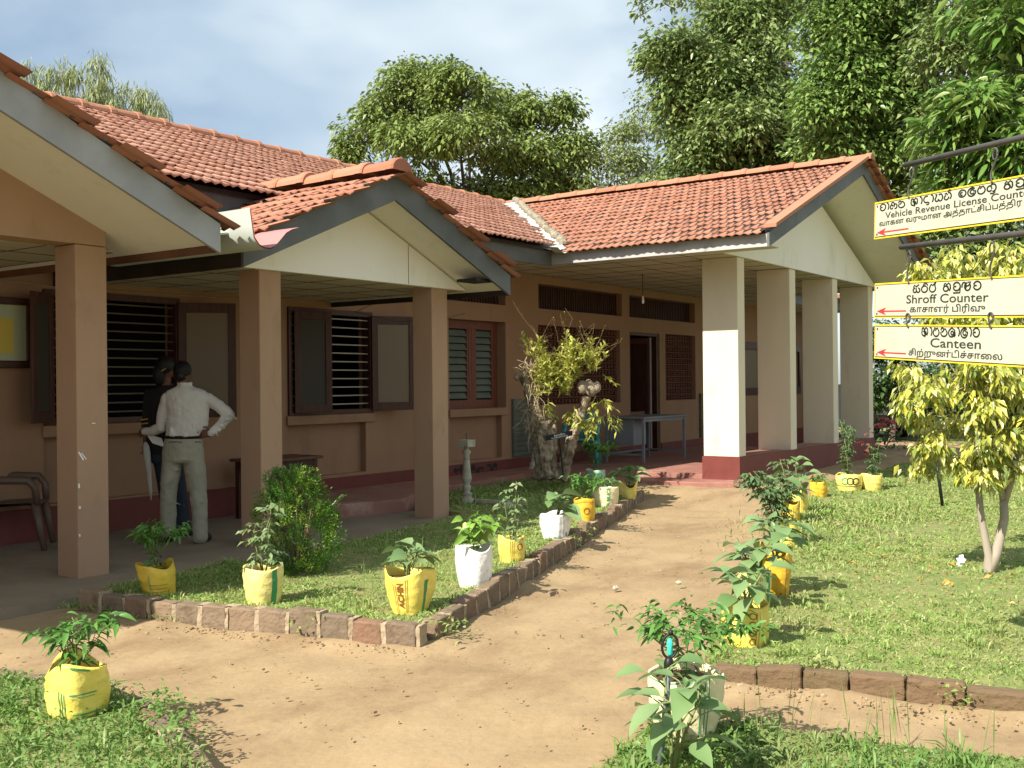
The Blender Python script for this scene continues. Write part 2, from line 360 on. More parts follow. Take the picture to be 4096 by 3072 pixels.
# ------------------------------------------------------------------ the office building
bld = empty('office_building', (8.2, 10, 0), 'long single storey tan office building with red clay tile roofs and three front gables', 'building')
WY = 10.0
openings = [(6.12, 7.76, 1.19, 2.55), (9.39, 10.93, 1.19, 2.55), (12.62, 14.08, 1.19, 2.55), (9.45, 11.0, 2.82, 3.24), (12.5, 14.09, 2.82, 3.24), (15.04, 17.88, 2.82, 3.24),
            (18.17, 21.04, 2.82, 3.24), (15.02, 17.79, 1.2, 2.55), (18.16, 19.40, .2, 2.54), (19.65, 21.04, 1.2, 2.55), (23.55, 24.75, 1.25, 2.5), (25.5, 27.3, 1.25, 2.5)]
recess = [(6.12, 7.6, .40, 1.07), (9.38, 10.80, .40, 1.07), (12.62, 13.95, .40, 1.07)]
def wall_with_holes(x0, x1, z0, z1, holes, y, t):
    xs = sorted({x0, x1, *[h[0] for h in holes], *[h[1] for h in holes]}); zs = sorted({z0, z1, *[h[2] for h in holes], *[h[3] for h in holes]})
    b = MB()
    solid = lambda i, j: 0 <= i < len(xs)-1 and 0 <= j < len(zs)-1 and not any(h[0] <= (xs[i]+xs[i+1])/2 <= h[1] and h[2] <= (zs[j]+zs[j+1])/2 <= h[3] for h in holes)
    for i in range(len(xs)-1):
        for j in range(len(zs)-1):
            if not solid(i, j): continue
            a, c, e, g = xs[i], xs[i+1], zs[j], zs[j+1]
            b.add([(a,y,e),(c,y,e),(c,y,g),(a,y,g),(a,y+t,e),(c,y+t,e),(c,y+t,g),(a,y+t,g)], [(0,1,2,3),(7,6,5,4)])
            n = len(b.v)-8
            for ok, q in ((solid(i-1,j),(0,3,7,4)),(solid(i+1,j),(1,5,6,2)),(solid(i,j-1),(0,4,5,1)),(solid(i,j+1),(3,2,6,7))):
                if not ok: b.f.append(tuple(n+k for k in q))
    return b
w = wall_with_holes(-4, 28, 0, 3.42, openings+recess, WY, .24)
for (a, c, e, g) in recess: w.box((a-.02, WY+.10, e-.02), (c+.02, WY+.22, g+.02))
w.build('wall', M['wall'], bld)
b = MB(); b.box((-4, 14.9, 0), (28, 15.1, 3.4)).box((-4.2, WY+.01, 0), (-4, 15.1, 3.4)).box((28, WY+.01, 0), (28.2, 15.1, 3.4)); b.build('wall', M['wall'], bld)
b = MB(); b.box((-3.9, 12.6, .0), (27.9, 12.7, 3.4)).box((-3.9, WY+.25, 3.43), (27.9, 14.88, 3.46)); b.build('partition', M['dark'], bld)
MB().box((8.97, WY-.022, .0), (13.6, WY-.002, .36)).box((-4, WY-.022, 0), (8.97, WY-.002, .38)).box((13.6, WY-.022, 0), (18.14, WY-.002, .36)).box((19.42, WY-.022, 0), (28, WY-.002, .36)).build('plinth', M['red'], bld)
# sills
for i, (a, c) in enumerate(((6.1, 7.8), (9.36, 10.95), (12.6, 14.1))):
    MB().box((a, WY-.035, 1.07), (c, WY+.10, 1.185)).build('sill', M['wall'], bld, bevel=.006)
# verandah floors
MB().prism([(x, y, 0) for x, y in [(8.86, 8.74), (9.75, 8.42), (10.7, 8.93), (13.4, 9.22), (14.0, 8.6), (14.66, 8.4), (14.66, 6.30), (21.4, 6.30), (21.4, 9.97), (8.95, 9.97)]], (0, 0, .205)).build('verandah_floor', M['redfloor'], bld, bevel=.008)
MB().prism([(14.12, 6.55, 0), (14.3, 6.18, 0), (14.66, 6.12, 0), (14.655, 8.38, 0), (14.0, 8.55, 0)], (0, 0, .135)).build('step', M['redfloor'], bld, bevel=.01)
MB().box((14.95, 6.32, .2), (21.15, 6.80, .46)).build('plinth', M['redfloor'], bld, bevel=.005)
MB().box((14.64, 6.275, .0), (14.95, 6.865, .47)).box((14.95, 6.28, 0), (21.17, 6.318, .463)).build('plinth', M['red'], bld)

# pillars
def pillar(x0, x1, y0, y1, z0, z1, m):
    return MB().box((x0, y0, z0), (x1, y1, z1)).build('pillar', m, bld, bevel=.008)
pillar(5.02, 5.30, 7.735, 8.02, .04, 2.70, M['pillar']); pillar(1.7, 1.98, 7.735, 8.02, .04, 2.70, M['pillar'])
pillar(6.92, 7.19, 7.735, 8.02, .04, 2.66, M['pillar']); pillar(9.46, 9.74, 7.735, 8.02, .04, 2.66, M['pillar'])
pillar(14.665, 14.92, 6.295, 6.85, .471, 3.37, M['cream'])
for x in (16.74, 18.82, 20.88): pillar(x, x+.26, 6.295, 6.85, .45, 3.37, M['cream'])
# gable 1 painted beam and wall above it
b = MB(); b.prism([(1.70, 7.74, 2.705), (5.298, 7.74, 2.705), (5.298, 7.74, 2.90), (3.5, 7.74, 3.66), (1.70, 7.74, 2.90)], (0, .27, 0)); b.build('gable_wall', M['pillar'], bld)
MB().box((4.98, 6.96, 2.98), (5.12, 7.73, 3.07)).build('purlin_box', M['white'], bld)

# --- clay tile field
def tile_field(O, e, s, nrm, L, S, clip, rs, name='roof_tiles', course=.285, tw=.235, parent=bld, tm='tile'):
    r = np.random.default_rng(rs); O, e, s, nrm = map(np.array, (O, e, s, nrm))
    prof = np.linspace(0, 1, 9); V = []; Fq = []; n0 = 0
    hgt = .014*np.cos(prof*4*math.pi)*np.where((prof > .05) & (prof < .95), 1, .7)
    for i in range(int(S/course)+1):
        for j in range(-1, int(L/tw)+1):
            u0 = j*tw+(i % 2)*tw/2; v0 = i*course
            if u0 < -.13 or u0+tw > L+.13: continue
            if clip is not None and not clip(u0+tw/2, v0+course/2): continue
            ju, jv, jz, tl = r.normal(0, .004), r.normal(0, .009)+(r.normal(0, .03) if r.random() < .03 else 0), abs(r.normal(0, .004)), r.normal(0, .005)
            u = u0+ju+prof*(tw+.006)
            lo = v0-.03+jv; hi = min(v0+course+.04, S+.02)
            zl = .034+jz+hgt+tl*(prof-.5); zh = .006+hgt
            P = [O+e*a+s*lo+nrm*c for a, c in zip(u, zl)]+[O+e*a+s*hi+nrm*c for a, c in zip(u, zh)]+[O+e*a+s*(lo+.010)+nrm*(c-.019) for a, c in zip(u, zl)]
            k = len(prof)
            for q in range(k-1):
                Fq.append((n0+q, n0+q+1, n0+k+q+1, n0+k+q)); Fq.append((n0+2*k+q, n0+2*k+q+1, n0+q+1, n0+q))
            # side edges
            Fq.append((n0, n0+k, n0+2*k, n0+2*k)) if False else None
            V += P; n0 += len(P)
    return np_mesh(name, np.array(V), np.array(Fq), M[tm], parent)
def ridge_run(p0, p1, name='ridge_cap', step=.40, r0=.115):
    p0, p1 = np.array(p0, float), np.array(p1, float); d = p1-p0; Lr = np.linalg.norm(d); d /= Lr
    sd = norm(np.cross(d, [0, 0, 1.0])); b = MB(); n = max(1, int(round(Lr/step))); rr = np.random.default_rng(int(Lr*100))
    for i in range(n):
        a = p0+d*(Lr*i/n); c = p0+d*(Lr*(i+1)/n+.02); z = rr.normal(0, .006)
        secs = [(a, r0*.93), (a+d*.30*Lr/n, r0*.95), (a+d*.80*Lr/n, r0), (a+d*.83*Lr/n, r0*1.11), (c-d*.02, r0*1.12), (c, r0*1.02)]
        V = []
        for p, r_ in secs:
            for k in range(9):
                t = math.pi*k/8; V.append(p+sd*r_*1.25*math.cos(t)+np.array([0, 0, r_*1.05*math.sin(t)-.035+z]))
        b.add(V, [(q*9+k, q*9+k+1, (q+1)*9+k+1, (q+1)*9+k) for q in range(len(secs)-1) for k in range(8)]+[tuple(range(9)), tuple(45+k for k in range(9))])
    return b.build(name, M['ridge'], bld, smooth=False)

def gable(cx, half, zb, sl, y0, y1, th, mb, mf, seed, fascia=True, fl=None, fr=None, ybf=None):
    """a gabled roof with its ridge along y; y0 is the bargeboard plane"""
    ca = 1/math.sqrt(1+sl*sl); sa = sl*ca
    for sg in (-1, 1):
        xe = cx+sg*half
        P = [(xe, y0, zb), (cx, y0, zb+sl*half), (cx, y0, zb+sl*half+th), (xe, y0, zb+th*.86)]
        MB().prism(P if sg > 0 else P[::-1], (0, .032, 0)).build('bargeboard', mb, bld)
        zt = zb+th*.86
        yb = ybf if ybf is not None else y1
        MB().box((xe-sg*.002, y0+.034, zb+.004), (xe-sg*.032, yb, zt-.012)).build('fascia', (fl if sg < 0 else fr) or mf, bld)
        # soffit under the slope, then the deck carrying the tiles
        Q = lambda dz, yy, x0_, x1_: [(cx+sg*x1_, yy, zb+dz+sl*(half-x1_)), (cx+sg*x0_, yy, zb+dz+sl*(half-x0_))]
        MB().prism(Q(.05, y0+.034, 0, half-.035)+Q(.068, y0+.034, 0, half-.035)[::-1], (0, y1-y0-.04, 0)).build('soffit', M['white'], bld)
        MB().prism(Q(th-.03, y0+.002, 0, half)+Q(th+.0, y0+.002, 0, half)[::-1], (0, y1-y0-.01, 0)).build('roof_deck', M['darkboard'], bld)
        ev = .10
        O = np.array([cx+sg*(half+ev), y0-.06, zb+th-.022-sl*ev]); S = (half+ev)/ca
        s = np.array([-sg*ca, 0, sa]); nr = np.array([sg*sa, 0, ca])
        yield sg, O, s, nr, S

# small porch gables
G2 = dict(cx=8.2, half=1.975, zb=2.575, sl=.423, y0=7.15, th=.27)
for sg, O, s, nr, S in gable(G2['cx'], G2['half'], G2['zb'], G2['sl'], G2['y0'], 9.98, G2['th'], M['board'], M['darkboard'], 1):
    tile_field(O, (0, 1, 0), s, nr, 2.75, S, None, 11+sg)
ridge_run((8.2, 9.6, 2.575+.423*1.975+.27+.048), (8.2, 7.08, 2.575+.423*1.975+.27+.048))
G1 = dict(cx=3.38, half=2.29, zb=2.615, sl=.426, y0=6.78, th=.265)
for sg, O, s, nr, S in gable(G1['cx'], G1['half'], G1['zb'], G1['sl'], G1['y0'], 9.98, G1['th'], M['lightboard'], M['brownboard'], 2):
    tile_field(O, (0, 1, 0), s, nr, 3.0, S, None, 21+sg)
ridge_run((3.38, 9.6, 2.615+.426*2.29+.265+.05), (3.38, 6.68, 2.615+.426*2.29+.265+.05))
# battens showing under the verge tiles
b = MB()
for G in (G1, G2):
    for sg in (-1, 1):
        for k in range(1, 8):
            t = k*.285/math.sqrt(1+G['sl']**2)-.02
            if t > G['half']: continue
            x = G['cx']+sg*(G['half']-t); z = G['zb']+G['th']+G['sl']*t
            b = MB(); b.box((x-.022, G['y0']-.022, z-.004), (x+.022, G['y0']+.05, z+.014)); b.build('tile_batten', M['board'], bld)
# right wing
G3 = dict(cx=17.65, half=4.08, zb=3.335, sl=.385, y0=5.37, th=.215)
VX0, VY0 = 13.50, 8.72                               # valley foot
RIDGE_Y = 12.55
vsl = (RIDGE_Y-VY0)/(17.65-VX0)
for sg, O, s, nr, S in gable(G3['cx'], G3['half'], G3['zb'], G3['sl'], G3['y0'], RIDGE_Y, G3['th'], M['board'], M['fasc'], 3, ybf=8.8 if True else None):
    if sg < 0:
        ca = 1/math.sqrt(1+.385**2)
        O[1] += .12; tile_field(O, (0, 1, 0), s, nr, 7.5, S, lambda u, v: (5.43+u) < VY0-.12+vsl*((13.47+v*ca)-VX0), 31)
    else:
        tile_field(O, (0, 1, 0), s, nr, 4.0, S, None, 32)
zr3 = 3.335+.385*4.08+.215+.052
ridge_run((17.65, 12.5, zr3), (17.65, 5.24, zr3-.01), step=.42, r0=.10)
for sg in (-1, 1):                                   # flat cement verge along the rake
    z = lambda t: 3.335+.215+.05+.385*t
    P = [(17.65+sg*4.14, 5.25, z(-.06)), (17.65+sg*.1, 5.25, z(3.98)), (17.65+sg*.1, 5.25, z(3.98)+.05), (17.65+sg*4.14, 5.25, z(-.06)+.05)]
    MB().prism(P if sg > 0 else P[::-1], (0, .17, 0)).build('verge_band', M['ridge'], bld)
# gable infill panels
MB().prism([(8.2-1.86, 7.70, 2.655), (8.2+1.86, 7.70, 2.655), (8.2, 7.70, 2.655+.423*1.86)], (0, .025, 0)).build('gable_panel', M['white'], bld)
MB().prism([(17.65-3.65, 6.262, 3.372), (17.65+3.65, 6.262, 3.372), (17.65, 6.262, 3.372+.385*3.65)], (0, .03, 0)).build('gable_panel', M['white'], bld)
b = MB()
for x in (9.02,): b.box((x-.003, 7.697, 2.66), (x+.003, 7.70, 2.655+.423*(1.86-abs(x-8.2))-.01))
b.build('panel_joint', M['brownboard'], bld)
MB().box((9.62, 7.22, 2.715), (9.95, 7.50, 2.745)).build('soffit_gap', M['black'], bld)
# ceilings with a grid of cover strips
def ceiling(x0, x1, y0, y1, z, m=M['ceil']):
    MB().box((x0, y0, z), (x1, y1, z+.02)).build('ceiling', m, bld)
    b = MB()
    for x in np.arange(x0+.6, x1-.05, .61): b.box((x-.006, y0, z-.004), (x+.006, y1, z-.0005))
    for k, y in enumerate(np.arange(y0+.55, y1-.05, .61)): b.box((x0, y-.006, z-.0045), (x1, y+.006, z-.001))
    b.build('ceiling_strip', M['brownboard'], bld)
ceiling(6.27, 10.12, 7.735, 9.995, 2.652); ceiling(1.3, 5.70, 8.03, 9.995, 2.705)
ceiling(13.62, 21.68, 6.30, 9.995, 3.372); MB().box((13.62, 5.41, 3.355), (14.0, 6.26, 3.37)).build('ceiling', M['ceil'], bld)
ceiling(10.2, 13.6, 8.80, 9.995, 3.34); ceiling(-4, 10.2, 8.80, 9.995, 3.34)
ceiling(21.7, 28, 8.80, 9.995, 3.34)
# main roof
ES, EY, EZ = .408, 8.62, 3.585
ca = 1/math.sqrt(1+ES*ES)
OM = np.array([-4.0, EY-.02, EZ-.01])
clipm = lambda u, v: (OM[0]+u) < VX0-.12+((OM[1]+v*ca)-VY0)/vsl
tile_field(OM, (1, 0, 0), (0, ca, ES*ca), (0, -ES*ca, ca), 22.0, (RIDGE_Y-EY)/ca, lambda u, v: clipm(u, v) and u > 3.0, 41, tm='pinktile')
zr = EZ+ES*(RIDGE_Y-EY)
ridge_run((-4, RIDGE_Y, zr+.065), (17.55, RIDGE_Y, zr3), step=.42, r0=.105)
MB().prism([(-4, EY+.1, EZ-.01), (-4, RIDGE_Y, zr-.03), (-4, RIDGE_Y, zr-.06), (-4, EY+.1, EZ-.06)], (32, 0, 0)).build('roof_deck', M['darkboard'], bld)
MB().prism([(-4, RIDGE_Y, zr-.0), (-4, 16.4, EZ), (-4, 16.4, EZ-.06), (-4, RIDGE_Y, zr-.06)], (32, 0, 0)).build('rear_roof', M['tile'], bld)
MB().box((-4, 8.765, 3.315), (13.54, 8.80, 3.54)).box((21.76, 8.765, 3.315), (28, 8.80, 3.54)).build('fascia', M['board'], bld)
MB().prism([(17.65, RIDGE_Y, zr), (21.8, 8.7, EZ), (28, 8.7, EZ), (28, RIDGE_Y, zr)], (0, 0, .03)).build('rear_roof', M['tile'], bld)
# valley sheet and its mossy mortar edge
vd = np.array([17.65-VX0, RIDGE_Y-VY0, 0]); z0v, z1v = 3.535, zr+.01
def vline(off, dz, t): 
    p = np.array([VX0, VY0, 0])+vd*t; nn = np.array([vd[1], -vd[0], 0])/np.hypot(vd[0], vd[1])
    return p+nn*off+np.array([0, 0, z0v+(z1v-z0v)*t+dz])
b = MB(); T = np.linspace(-.035, .93, 12)
V = [vline(o, d, t) for t in T for o, d in ((-.17, .07), (-.06, .045), (.06, .045), (.17, .075))]
b.add(V, [(i*4+k, i*4+k+1, (i+1)*4+k+1, (i+1)*4+k) for i in range(len(T)-1) for k in range(3)]); b.build('valley_sheet', M['valley'], bld)
b = MB(); rr = np.random.default_rng(5)
for t in np.linspace(.03, .95, 42):
    p = vline(.205+rr.normal(0, .012), .10+rr.normal(0, .008), t); b.ball(p, (.075, .075, .055+.02*rr.random()), 7, 5)
b.build('valley_mortar', M['moss'], bld)
b = MB(); V = []
for t in (0, .33, .66, 1):
    c = vline(0, 0, -.03); 
    for k, (o, d) in enumerate(((-.2, .07), (-.1, .02), (0, -.0), (.12, .03), (.3, .09))): V.append(c+np.array([o*.9, -.02-.16*t, d-.02*t]))
b.add(V, [(i*5+k, i*5+k+1, (i+1)*5+k+1, (i+1)*5+k) for i in range(3) for k in range(4)]); b.build('valley_spout', M['metal'], bld)
# gutter between the two porch roofs
prof = [(5.865, 2.985), (5.885, 2.86), (5.905, 2.75), (5.955, 2.695), (6.01, 2.675), (6.075, 2.675), (6.135, 2.70), (6.20, 2.765), (6.255, 2.82), (6.32, 2.855), (6.40, 2.88)]
def gut(off, m, name):
    V = []; n = len(prof)
    for y in (6.66, 6.9, 7.6, 8.7):
        for i, (x, z) in enumerate(prof):
            a = np.array(prof[max(i-1, 0)]); c = np.array(prof[min(i+1, n-1)]); t = (c-a)/np.linalg.norm(c-a); q = np.array([x, z])+off*np.array([-t[1], t[0]])
            V.append((q[0], y-(.006 if off else 0), q[1]))
    MB().add(V, [(j*n+i, j*n+i+1, (j+1)*n+i+1, (j+1)*n+i) for j in range(3) for i in range(n-1)]).build(name, m, bld, smooth=True)
MB().prism([(5.62, 6.95, 2.76), (5.89, 6.95, 2.80), (5.89, 6.95, 2.815), (5.62, 6.95, 2.775)], (0, 1.8, 0)).build('light_leak_strip', M['metal'], bld)  # added strip, stops sun leaking between the gable eave and the gutter
gut(0, M['metal'], 'gutter'); gut(.009, M['pinkmetal'], 'gutter_lining')

# windows
def shutter_panel(b_frame, b_glass, h, ang, w_, z0, z1, stile=.085):
    """leaf hinged at h=(x,y), opening outwards by ang from +x; frame into b_frame, pane into b_glass"""
    d = np.array([math.cos(ang), math.sin(ang), 0]); nn = np.array([-d[1], d[0], 0]); H = np.array([h[0], h[1], 0])
    bar = lambda a, c, e, g, t=.018: b_frame.obox(H+d*(a+c)/2+np.array([0, 0, (e+g)/2]), d*(c-a)/2, nn*t, (0, 0, (g-e)/2))
    bar(0, stile, z0, z1); bar(w_-stile, w_, z0, z1); bar(stile, w_-stile, z0, z0+.11); bar(stile, w_-stile, z1-.11, z1)
    b_glass.obox(H+d*w_/2+np.array([0, 0, (z0+z1)/2]), d*(w_/2-stile), nn*.004, (0, 0, (z1-z0)/2-.11))
def bars_window(x0, x1, z0, z1, nbar, leaves_, bm_='bar'):
    f = MB(); y = WY+.02
    f.box((x0, WY-.03, z0), (x0+.06, WY+.12, z1)).box((x1-.06, WY-.03, z0), (x1, WY+.12, z1)).box((x0+.06, WY-.03, z0), (x1-.06, WY+.12, z0+.06)).box((x0+.06, WY-.03, z1-.07), (x1-.06, WY+.12, z1))
    win = f.build('window', M['wood'], bld, bevel=.004)
    for k in range(nbar):
        z = z0+.06+(z1-z0-.13)*(k+.6)/nbar
        MB().tube([(x0+.05, y, z), (x1-.05, y, z)], .009, 8).build('bar', M[bm_], win, smooth=True)
    for (h, a, w_, gm) in leaves_:
        bf, bg_ = MB(), MB(); shutter_panel(bf, bg_, h, a, w_, z0+.03, z1-.05); bf.build('shutter', M['wood'], win, bevel=.004); bg_.build('pane', M[gm], win)
    return win
R = math.radians
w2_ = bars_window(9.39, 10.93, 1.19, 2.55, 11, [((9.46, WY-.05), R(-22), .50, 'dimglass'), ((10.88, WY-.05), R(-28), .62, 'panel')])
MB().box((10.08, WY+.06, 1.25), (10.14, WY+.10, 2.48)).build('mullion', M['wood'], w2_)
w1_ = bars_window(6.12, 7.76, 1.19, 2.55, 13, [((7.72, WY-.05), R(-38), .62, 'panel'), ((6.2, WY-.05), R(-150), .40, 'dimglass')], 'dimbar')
# closed louvre-glass window
f = MB(); y = WY+.17
for a, c in ((12.62, 12.70), (13.33, 13.40), (13.405, 13.475), (14.0, 14.08)): f.box((a, y, 1.19), (c, y+.05, 2.55))
f.box((12.70, y+.002, 1.19), (14.0, y+.052, 1.32)).box((12.70, y+.002, 2.42), (14.0, y+.052, 2.55))
for a, c in ((12.76, 12.80), (13.29, 13.33), (13.475, 13.53), (13.93, 14.0)): f.box((a, y+.006, 1.32), (c, y+.048, 2.42))
w3_ = f.build('window', M['wood2'], bld, bevel=.004)
for a, c in ((12.80, 13.29), (13.53, 13.93)):
    MB().box((a, y+.055, 1.31), (c, y+.06, 2.43)).build('pane', M['dark'], w3_)  # dark sheet behind the louvres, paints in the unlit room's darkness
    for k in range(10):
        z = 1.36+k*.107
        MB().obox(((a+c)/2, y+.03, z+.03), ((c-a)/2, 0, 0), (0, .022, .045), (0, -.002, .001)).build('louvre', M['glass'], w3_)
# clerestory vents
for (a, c, e, g) in openings[3:7]:
    f = MB(); f.box((a, WY+.10, e), (c, WY+.13, e+.02)).box((a, WY+.10, g-.02), (c, WY+.13, g))
    for x in np.arange(a+.03, c-.02, .075): f.box((x-.008, WY+.105, e+.02), (x+.008, WY+.125, g-.02))
    f.box((a, WY+.2, e), (c, WY+.21, g))
    f.build('vent', M['wood'], bld)
# terracotta grilles
for (a, c, e, g) in (openings[7], openings[9]):
    f = MB(); n = int((c-a)/.115); mrows = 11; hh = (g-e)/mrows
    for r_ in range(mrows+1): f.box((a, WY+.07, e+r_*hh-.012), (c, WY+.13, e+r_*hh+.012))
    for r_ in range(mrows):
        for k in range(n):
            x = a+(k+.5)*(c-a)/n; z = e+(r_+.5)*hh; d = .046
            f.obox((x, WY+.10, z), (d*.7, 0, d*.7), (0, .028, 0), (-.010, 0, .010)); f.obox((x, WY+.10, z), (d*.7, 0, -d*.7), (0, .026, 0), (.010, 0, .010))
    f.box((a, WY+.15, e), (c, WY+.16, g))
    f.build('grille', M['grille'], bld)
# door way
f = MB(); f.box((18.16, WY+.02, .2), (18.22, WY+.2, 2.54)).box((19.30, WY+.02, .2), (19.36, WY+.2, 2.54)).box((18.22, WY+.02, 2.48), (19.30, WY+.2, 2.54))
dr = f.build('door_frame', M['wood'], bld)
bf, bg_ = MB(), MB(); shutter_panel(bf, bg_, (19.28, WY+.12), R(100), 1.02, .22, 2.46); bf.build('door_leaf', M['wood2'], dr); bg_.build('door_panel', M['wood'], dr)
bf = MB().box((18.22, WY+.14, .24), (19.0, WY+.17, 1.0)); bf.build('half_door', M['wood2'], dr)
MB().tube([(18.98, WY-.01, .25), (18.98, WY-.01, 2.45)], .018, 8).build('downpipe', M['lightboard'], dr)
# windows of the far rooms
for a, c in ((23.55, 24.75), (25.5, 27.3)):
    f = MB(); f.box((a, WY-.02, 1.25), (a+.1, WY+.1, 2.5)).box((c-.1, WY-.02, 1.25), (c, WY+.1, 2.5)).box((a+.1, WY-.02, 1.25), (c-.1, WY+.1, 1.42)).box((a+.1, WY-.02, 2.33), (c-.1, WY+.1, 2.5))
    wn = f.build('window', M['wood'], bld); MB().box((a+.1, WY+.03, 1.42), (c-.1, WY+.05, 2.33)).build('pane', M['panel'], wn)
# slatted green boards fixed low on the wall
for a, c in ((14.22, 14.98), (21.2, 22.3)):
    f = MB(); f.box((a, WY-.05, .38), (a+.03, WY-.002, 1.32)).box((c-.03, WY-.05, .38), (c, WY-.002, 1.32)).box((a+.03, WY-.03, .38), (c-.03, WY-.004, 1.32))
    for k in range(11): f.obox(((a+c)/2, WY-.04, .43+k*.082), ((c-a)/2-.03, 0, 0), (0, .012, .012), (0, -.003, .022))
    f.build('slat_board', M['greenboard'], bld)
# scrawl on the plinth
b = MB(); rr = np.random.default_rng(9); x = 12.75
for k in range(11):
    c_ = (x+rr.normal(0, .03), WY-.0235, .27+rr.normal(0, .03)); b.ball(c_, (.03+.05*rr.random(), .003, .02+.03*rr.random()), 9, 5); b.ball((c_[0]+.04, c_[1], c_[2]-.04), (.012, .003, .05*rr.random()+.01), 7, 4); x += .085+(.14 if k == 7 else 0)
b.build('scrawl', M['black'], bld)
b = MB(); 
for (x, z, w_, h_) in ((5.28, 1.22, .035, .012), (5.26, .86, .02, .02), (5.305, .78, .012, .012)): pass
for p, q, r_ in (((5.03, 7.731, 1.05), (5.07, 7.731, .985), .008), ((5.055, 7.731, 1.04), (5.095, 7.731, .99), .005), ((5.03, 7.731, .80), (5.03, 7.731, .765), .007), ((5.15, 7.731, 1.275), (5.18, 7.731, 1.272), .004), ((5.035, 7.731, .62), (5.035, 7.731, .60), .008), ((5.03, 7.731, .40), (5.033, 7.731, .38), .007)): b.tube([p, q], r_, 5)
b.build('paint_chip', M['paper'], bld)
# wires under the ceiling
MB().tube([(5.1, WY-.02, 2.62), (6.4, WY-.02, 2.575), (9.0, WY-.02, 2.60), (9.3, WY-.02, 2.62)], .006, 6).build('cable', M['mortar'], bld)
MB().tube([(10.2, 9.2, 2.62), (10.4, 9.8, 2.52), (10.9, 9.5, 2.40), (11.6, 9.3, 2.46), (12.5, 9.6, 2.6)], .004, 5).build('cable', M['black'], bld)
# lamp bulb on its flex
lb = empty('hanging_bulb', (15.91, 8.5, 2.86), 'bare white bulb hanging on a thin flex from the verandah ceiling', 'light bulb')
MB().tube([(15.91, 8.5, 3.37), (15.91, 8.5, 2.98)], .006, 6).build('flex', M['black'], lb)
MB().lathe([(.008, .10), (.014, .09), (.014, .05), (.02, .03), (.024, .008), (.018, -.018), (.005, -.03)], (15.91, 8.5, 2.90), 12).build('bulb', M['paper'], lb, smooth=True)

# ------------------------------------------------------------------ brick kerbs
def wear(o, amt, sc):
    m = o.modifiers.new('sub', 'SUBSURF'); m.subdivision_type = 'SIMPLE'; m.levels = m.render_levels = 3
    tx = bpy.data.textures.new('wear', 'CLOUDS'); tx.noise_scale = sc
    d = o.modifiers.new('d', 'DISPLACE'); d.texture = tx; d.strength = amt; d.texture_coords = 'GLOBAL'; d.mid_level = .6
def kerb(pts, h, label, seed, z0=-.02, wd=.105, mossy=False):
    r = np.random.default_rng(seed); k = empty('brick_kerb', (pts[0][0], pts[0][1], 0), label, 'kerb', 'brick kerbs round the beds')
    bb, mm = MB(), MB()
    for (a, c) in zip(pts[:-1], pts[1:]):
        a, c = np.array(a, float), np.array(c, float); Ls = np.linalg.norm(c-a); d = (c-a)/Ls; nn = np.array([-d[1], d[0]]); n = max(1, int(round(Ls/.235)))
        for i in range(n):
            t0, t1 = Ls*i/n, Ls*(i+1)/n; m_ = a+d*(t0+t1)/2+nn*r.normal(0, .006); hh = h*(1+r.normal(0, .09)); zb = float(dirt_h(m_[0], m_[1]))+z0
            an = r.normal(0, .05); dd = d*math.cos(an)+nn*math.sin(an); d3 = np.array([*dd, r.normal(0, .02)]); n3 = np.array([-dd[1], dd[0], r.normal(0, .03)])
            bb.obox((m_[0], m_[1], zb+hh/2), d3*((t1-t0)/2-(.002 if mossy else .012)), n3*wd/2, (0, 0, hh/2))
            q = a+d*t1
            if mossy and r.random() < .75: continue
            mm.obox((q[0], q[1], zb+hh/2-.008), np.array([*d, 0])*(.012+.012*r.random()), np.array([*nn, 0])*(wd/2-.003+.006*r.random()), (r.normal(0, .006), r.normal(0, .006), hh/2+.003*r.random()))
            if r.random() < .35: mm.obox((q[0]+r.normal(0, .02), q[1]+r.normal(0, .02), zb+hh), np.array([*d, 0])*(.018+.035*r.random()), np.array([*nn, 0])*(wd/2*.7), (0, 0, .003))
    bb.build('bricks', M['mossbrick'] if mossy else M['brick'], k, bevel=.014); wear(k.children[-1], .016, .05); mm.build('mortar', M['mortar'], k, bevel=.006); wear(k.children[-1], .016, .03)
kerb([(4.44, 6.80), (4.66, 5.5), (4.95, 4.15)], .17, 'low brick kerb with pale mortar joints along the front of the grass bed', 1)
kerb([(5.06, 4.18), (6.5, 4.66), (8.05, 5.22), (10.4, 6.04), (12.75, 6.88)], .155, 'long low brick kerb running beside the dirt path towards the verandah', 2)
kerb([(5.24, 2.40), (5.41, 1.74), (5.49, .93), (5.75, -1.6)], .12, 'weathered mossy brick kerb at the front of the sunny lawn', 3, mossy=True)
kerb([(2.2, 6.2), (3.02, 5.46), (3.18, 4.75), (3.14, 4.42), (2.80, 3.58), (2.5, 2.95)], .12, 'broken brick kerb edging the weedy bed nearest the viewer', 4)
kerb([(14.2, 6.16), (14.62, 6.02), (15.6, 5.9)], .11, 'short block kerb beside the red step at the verandah corner', 5)

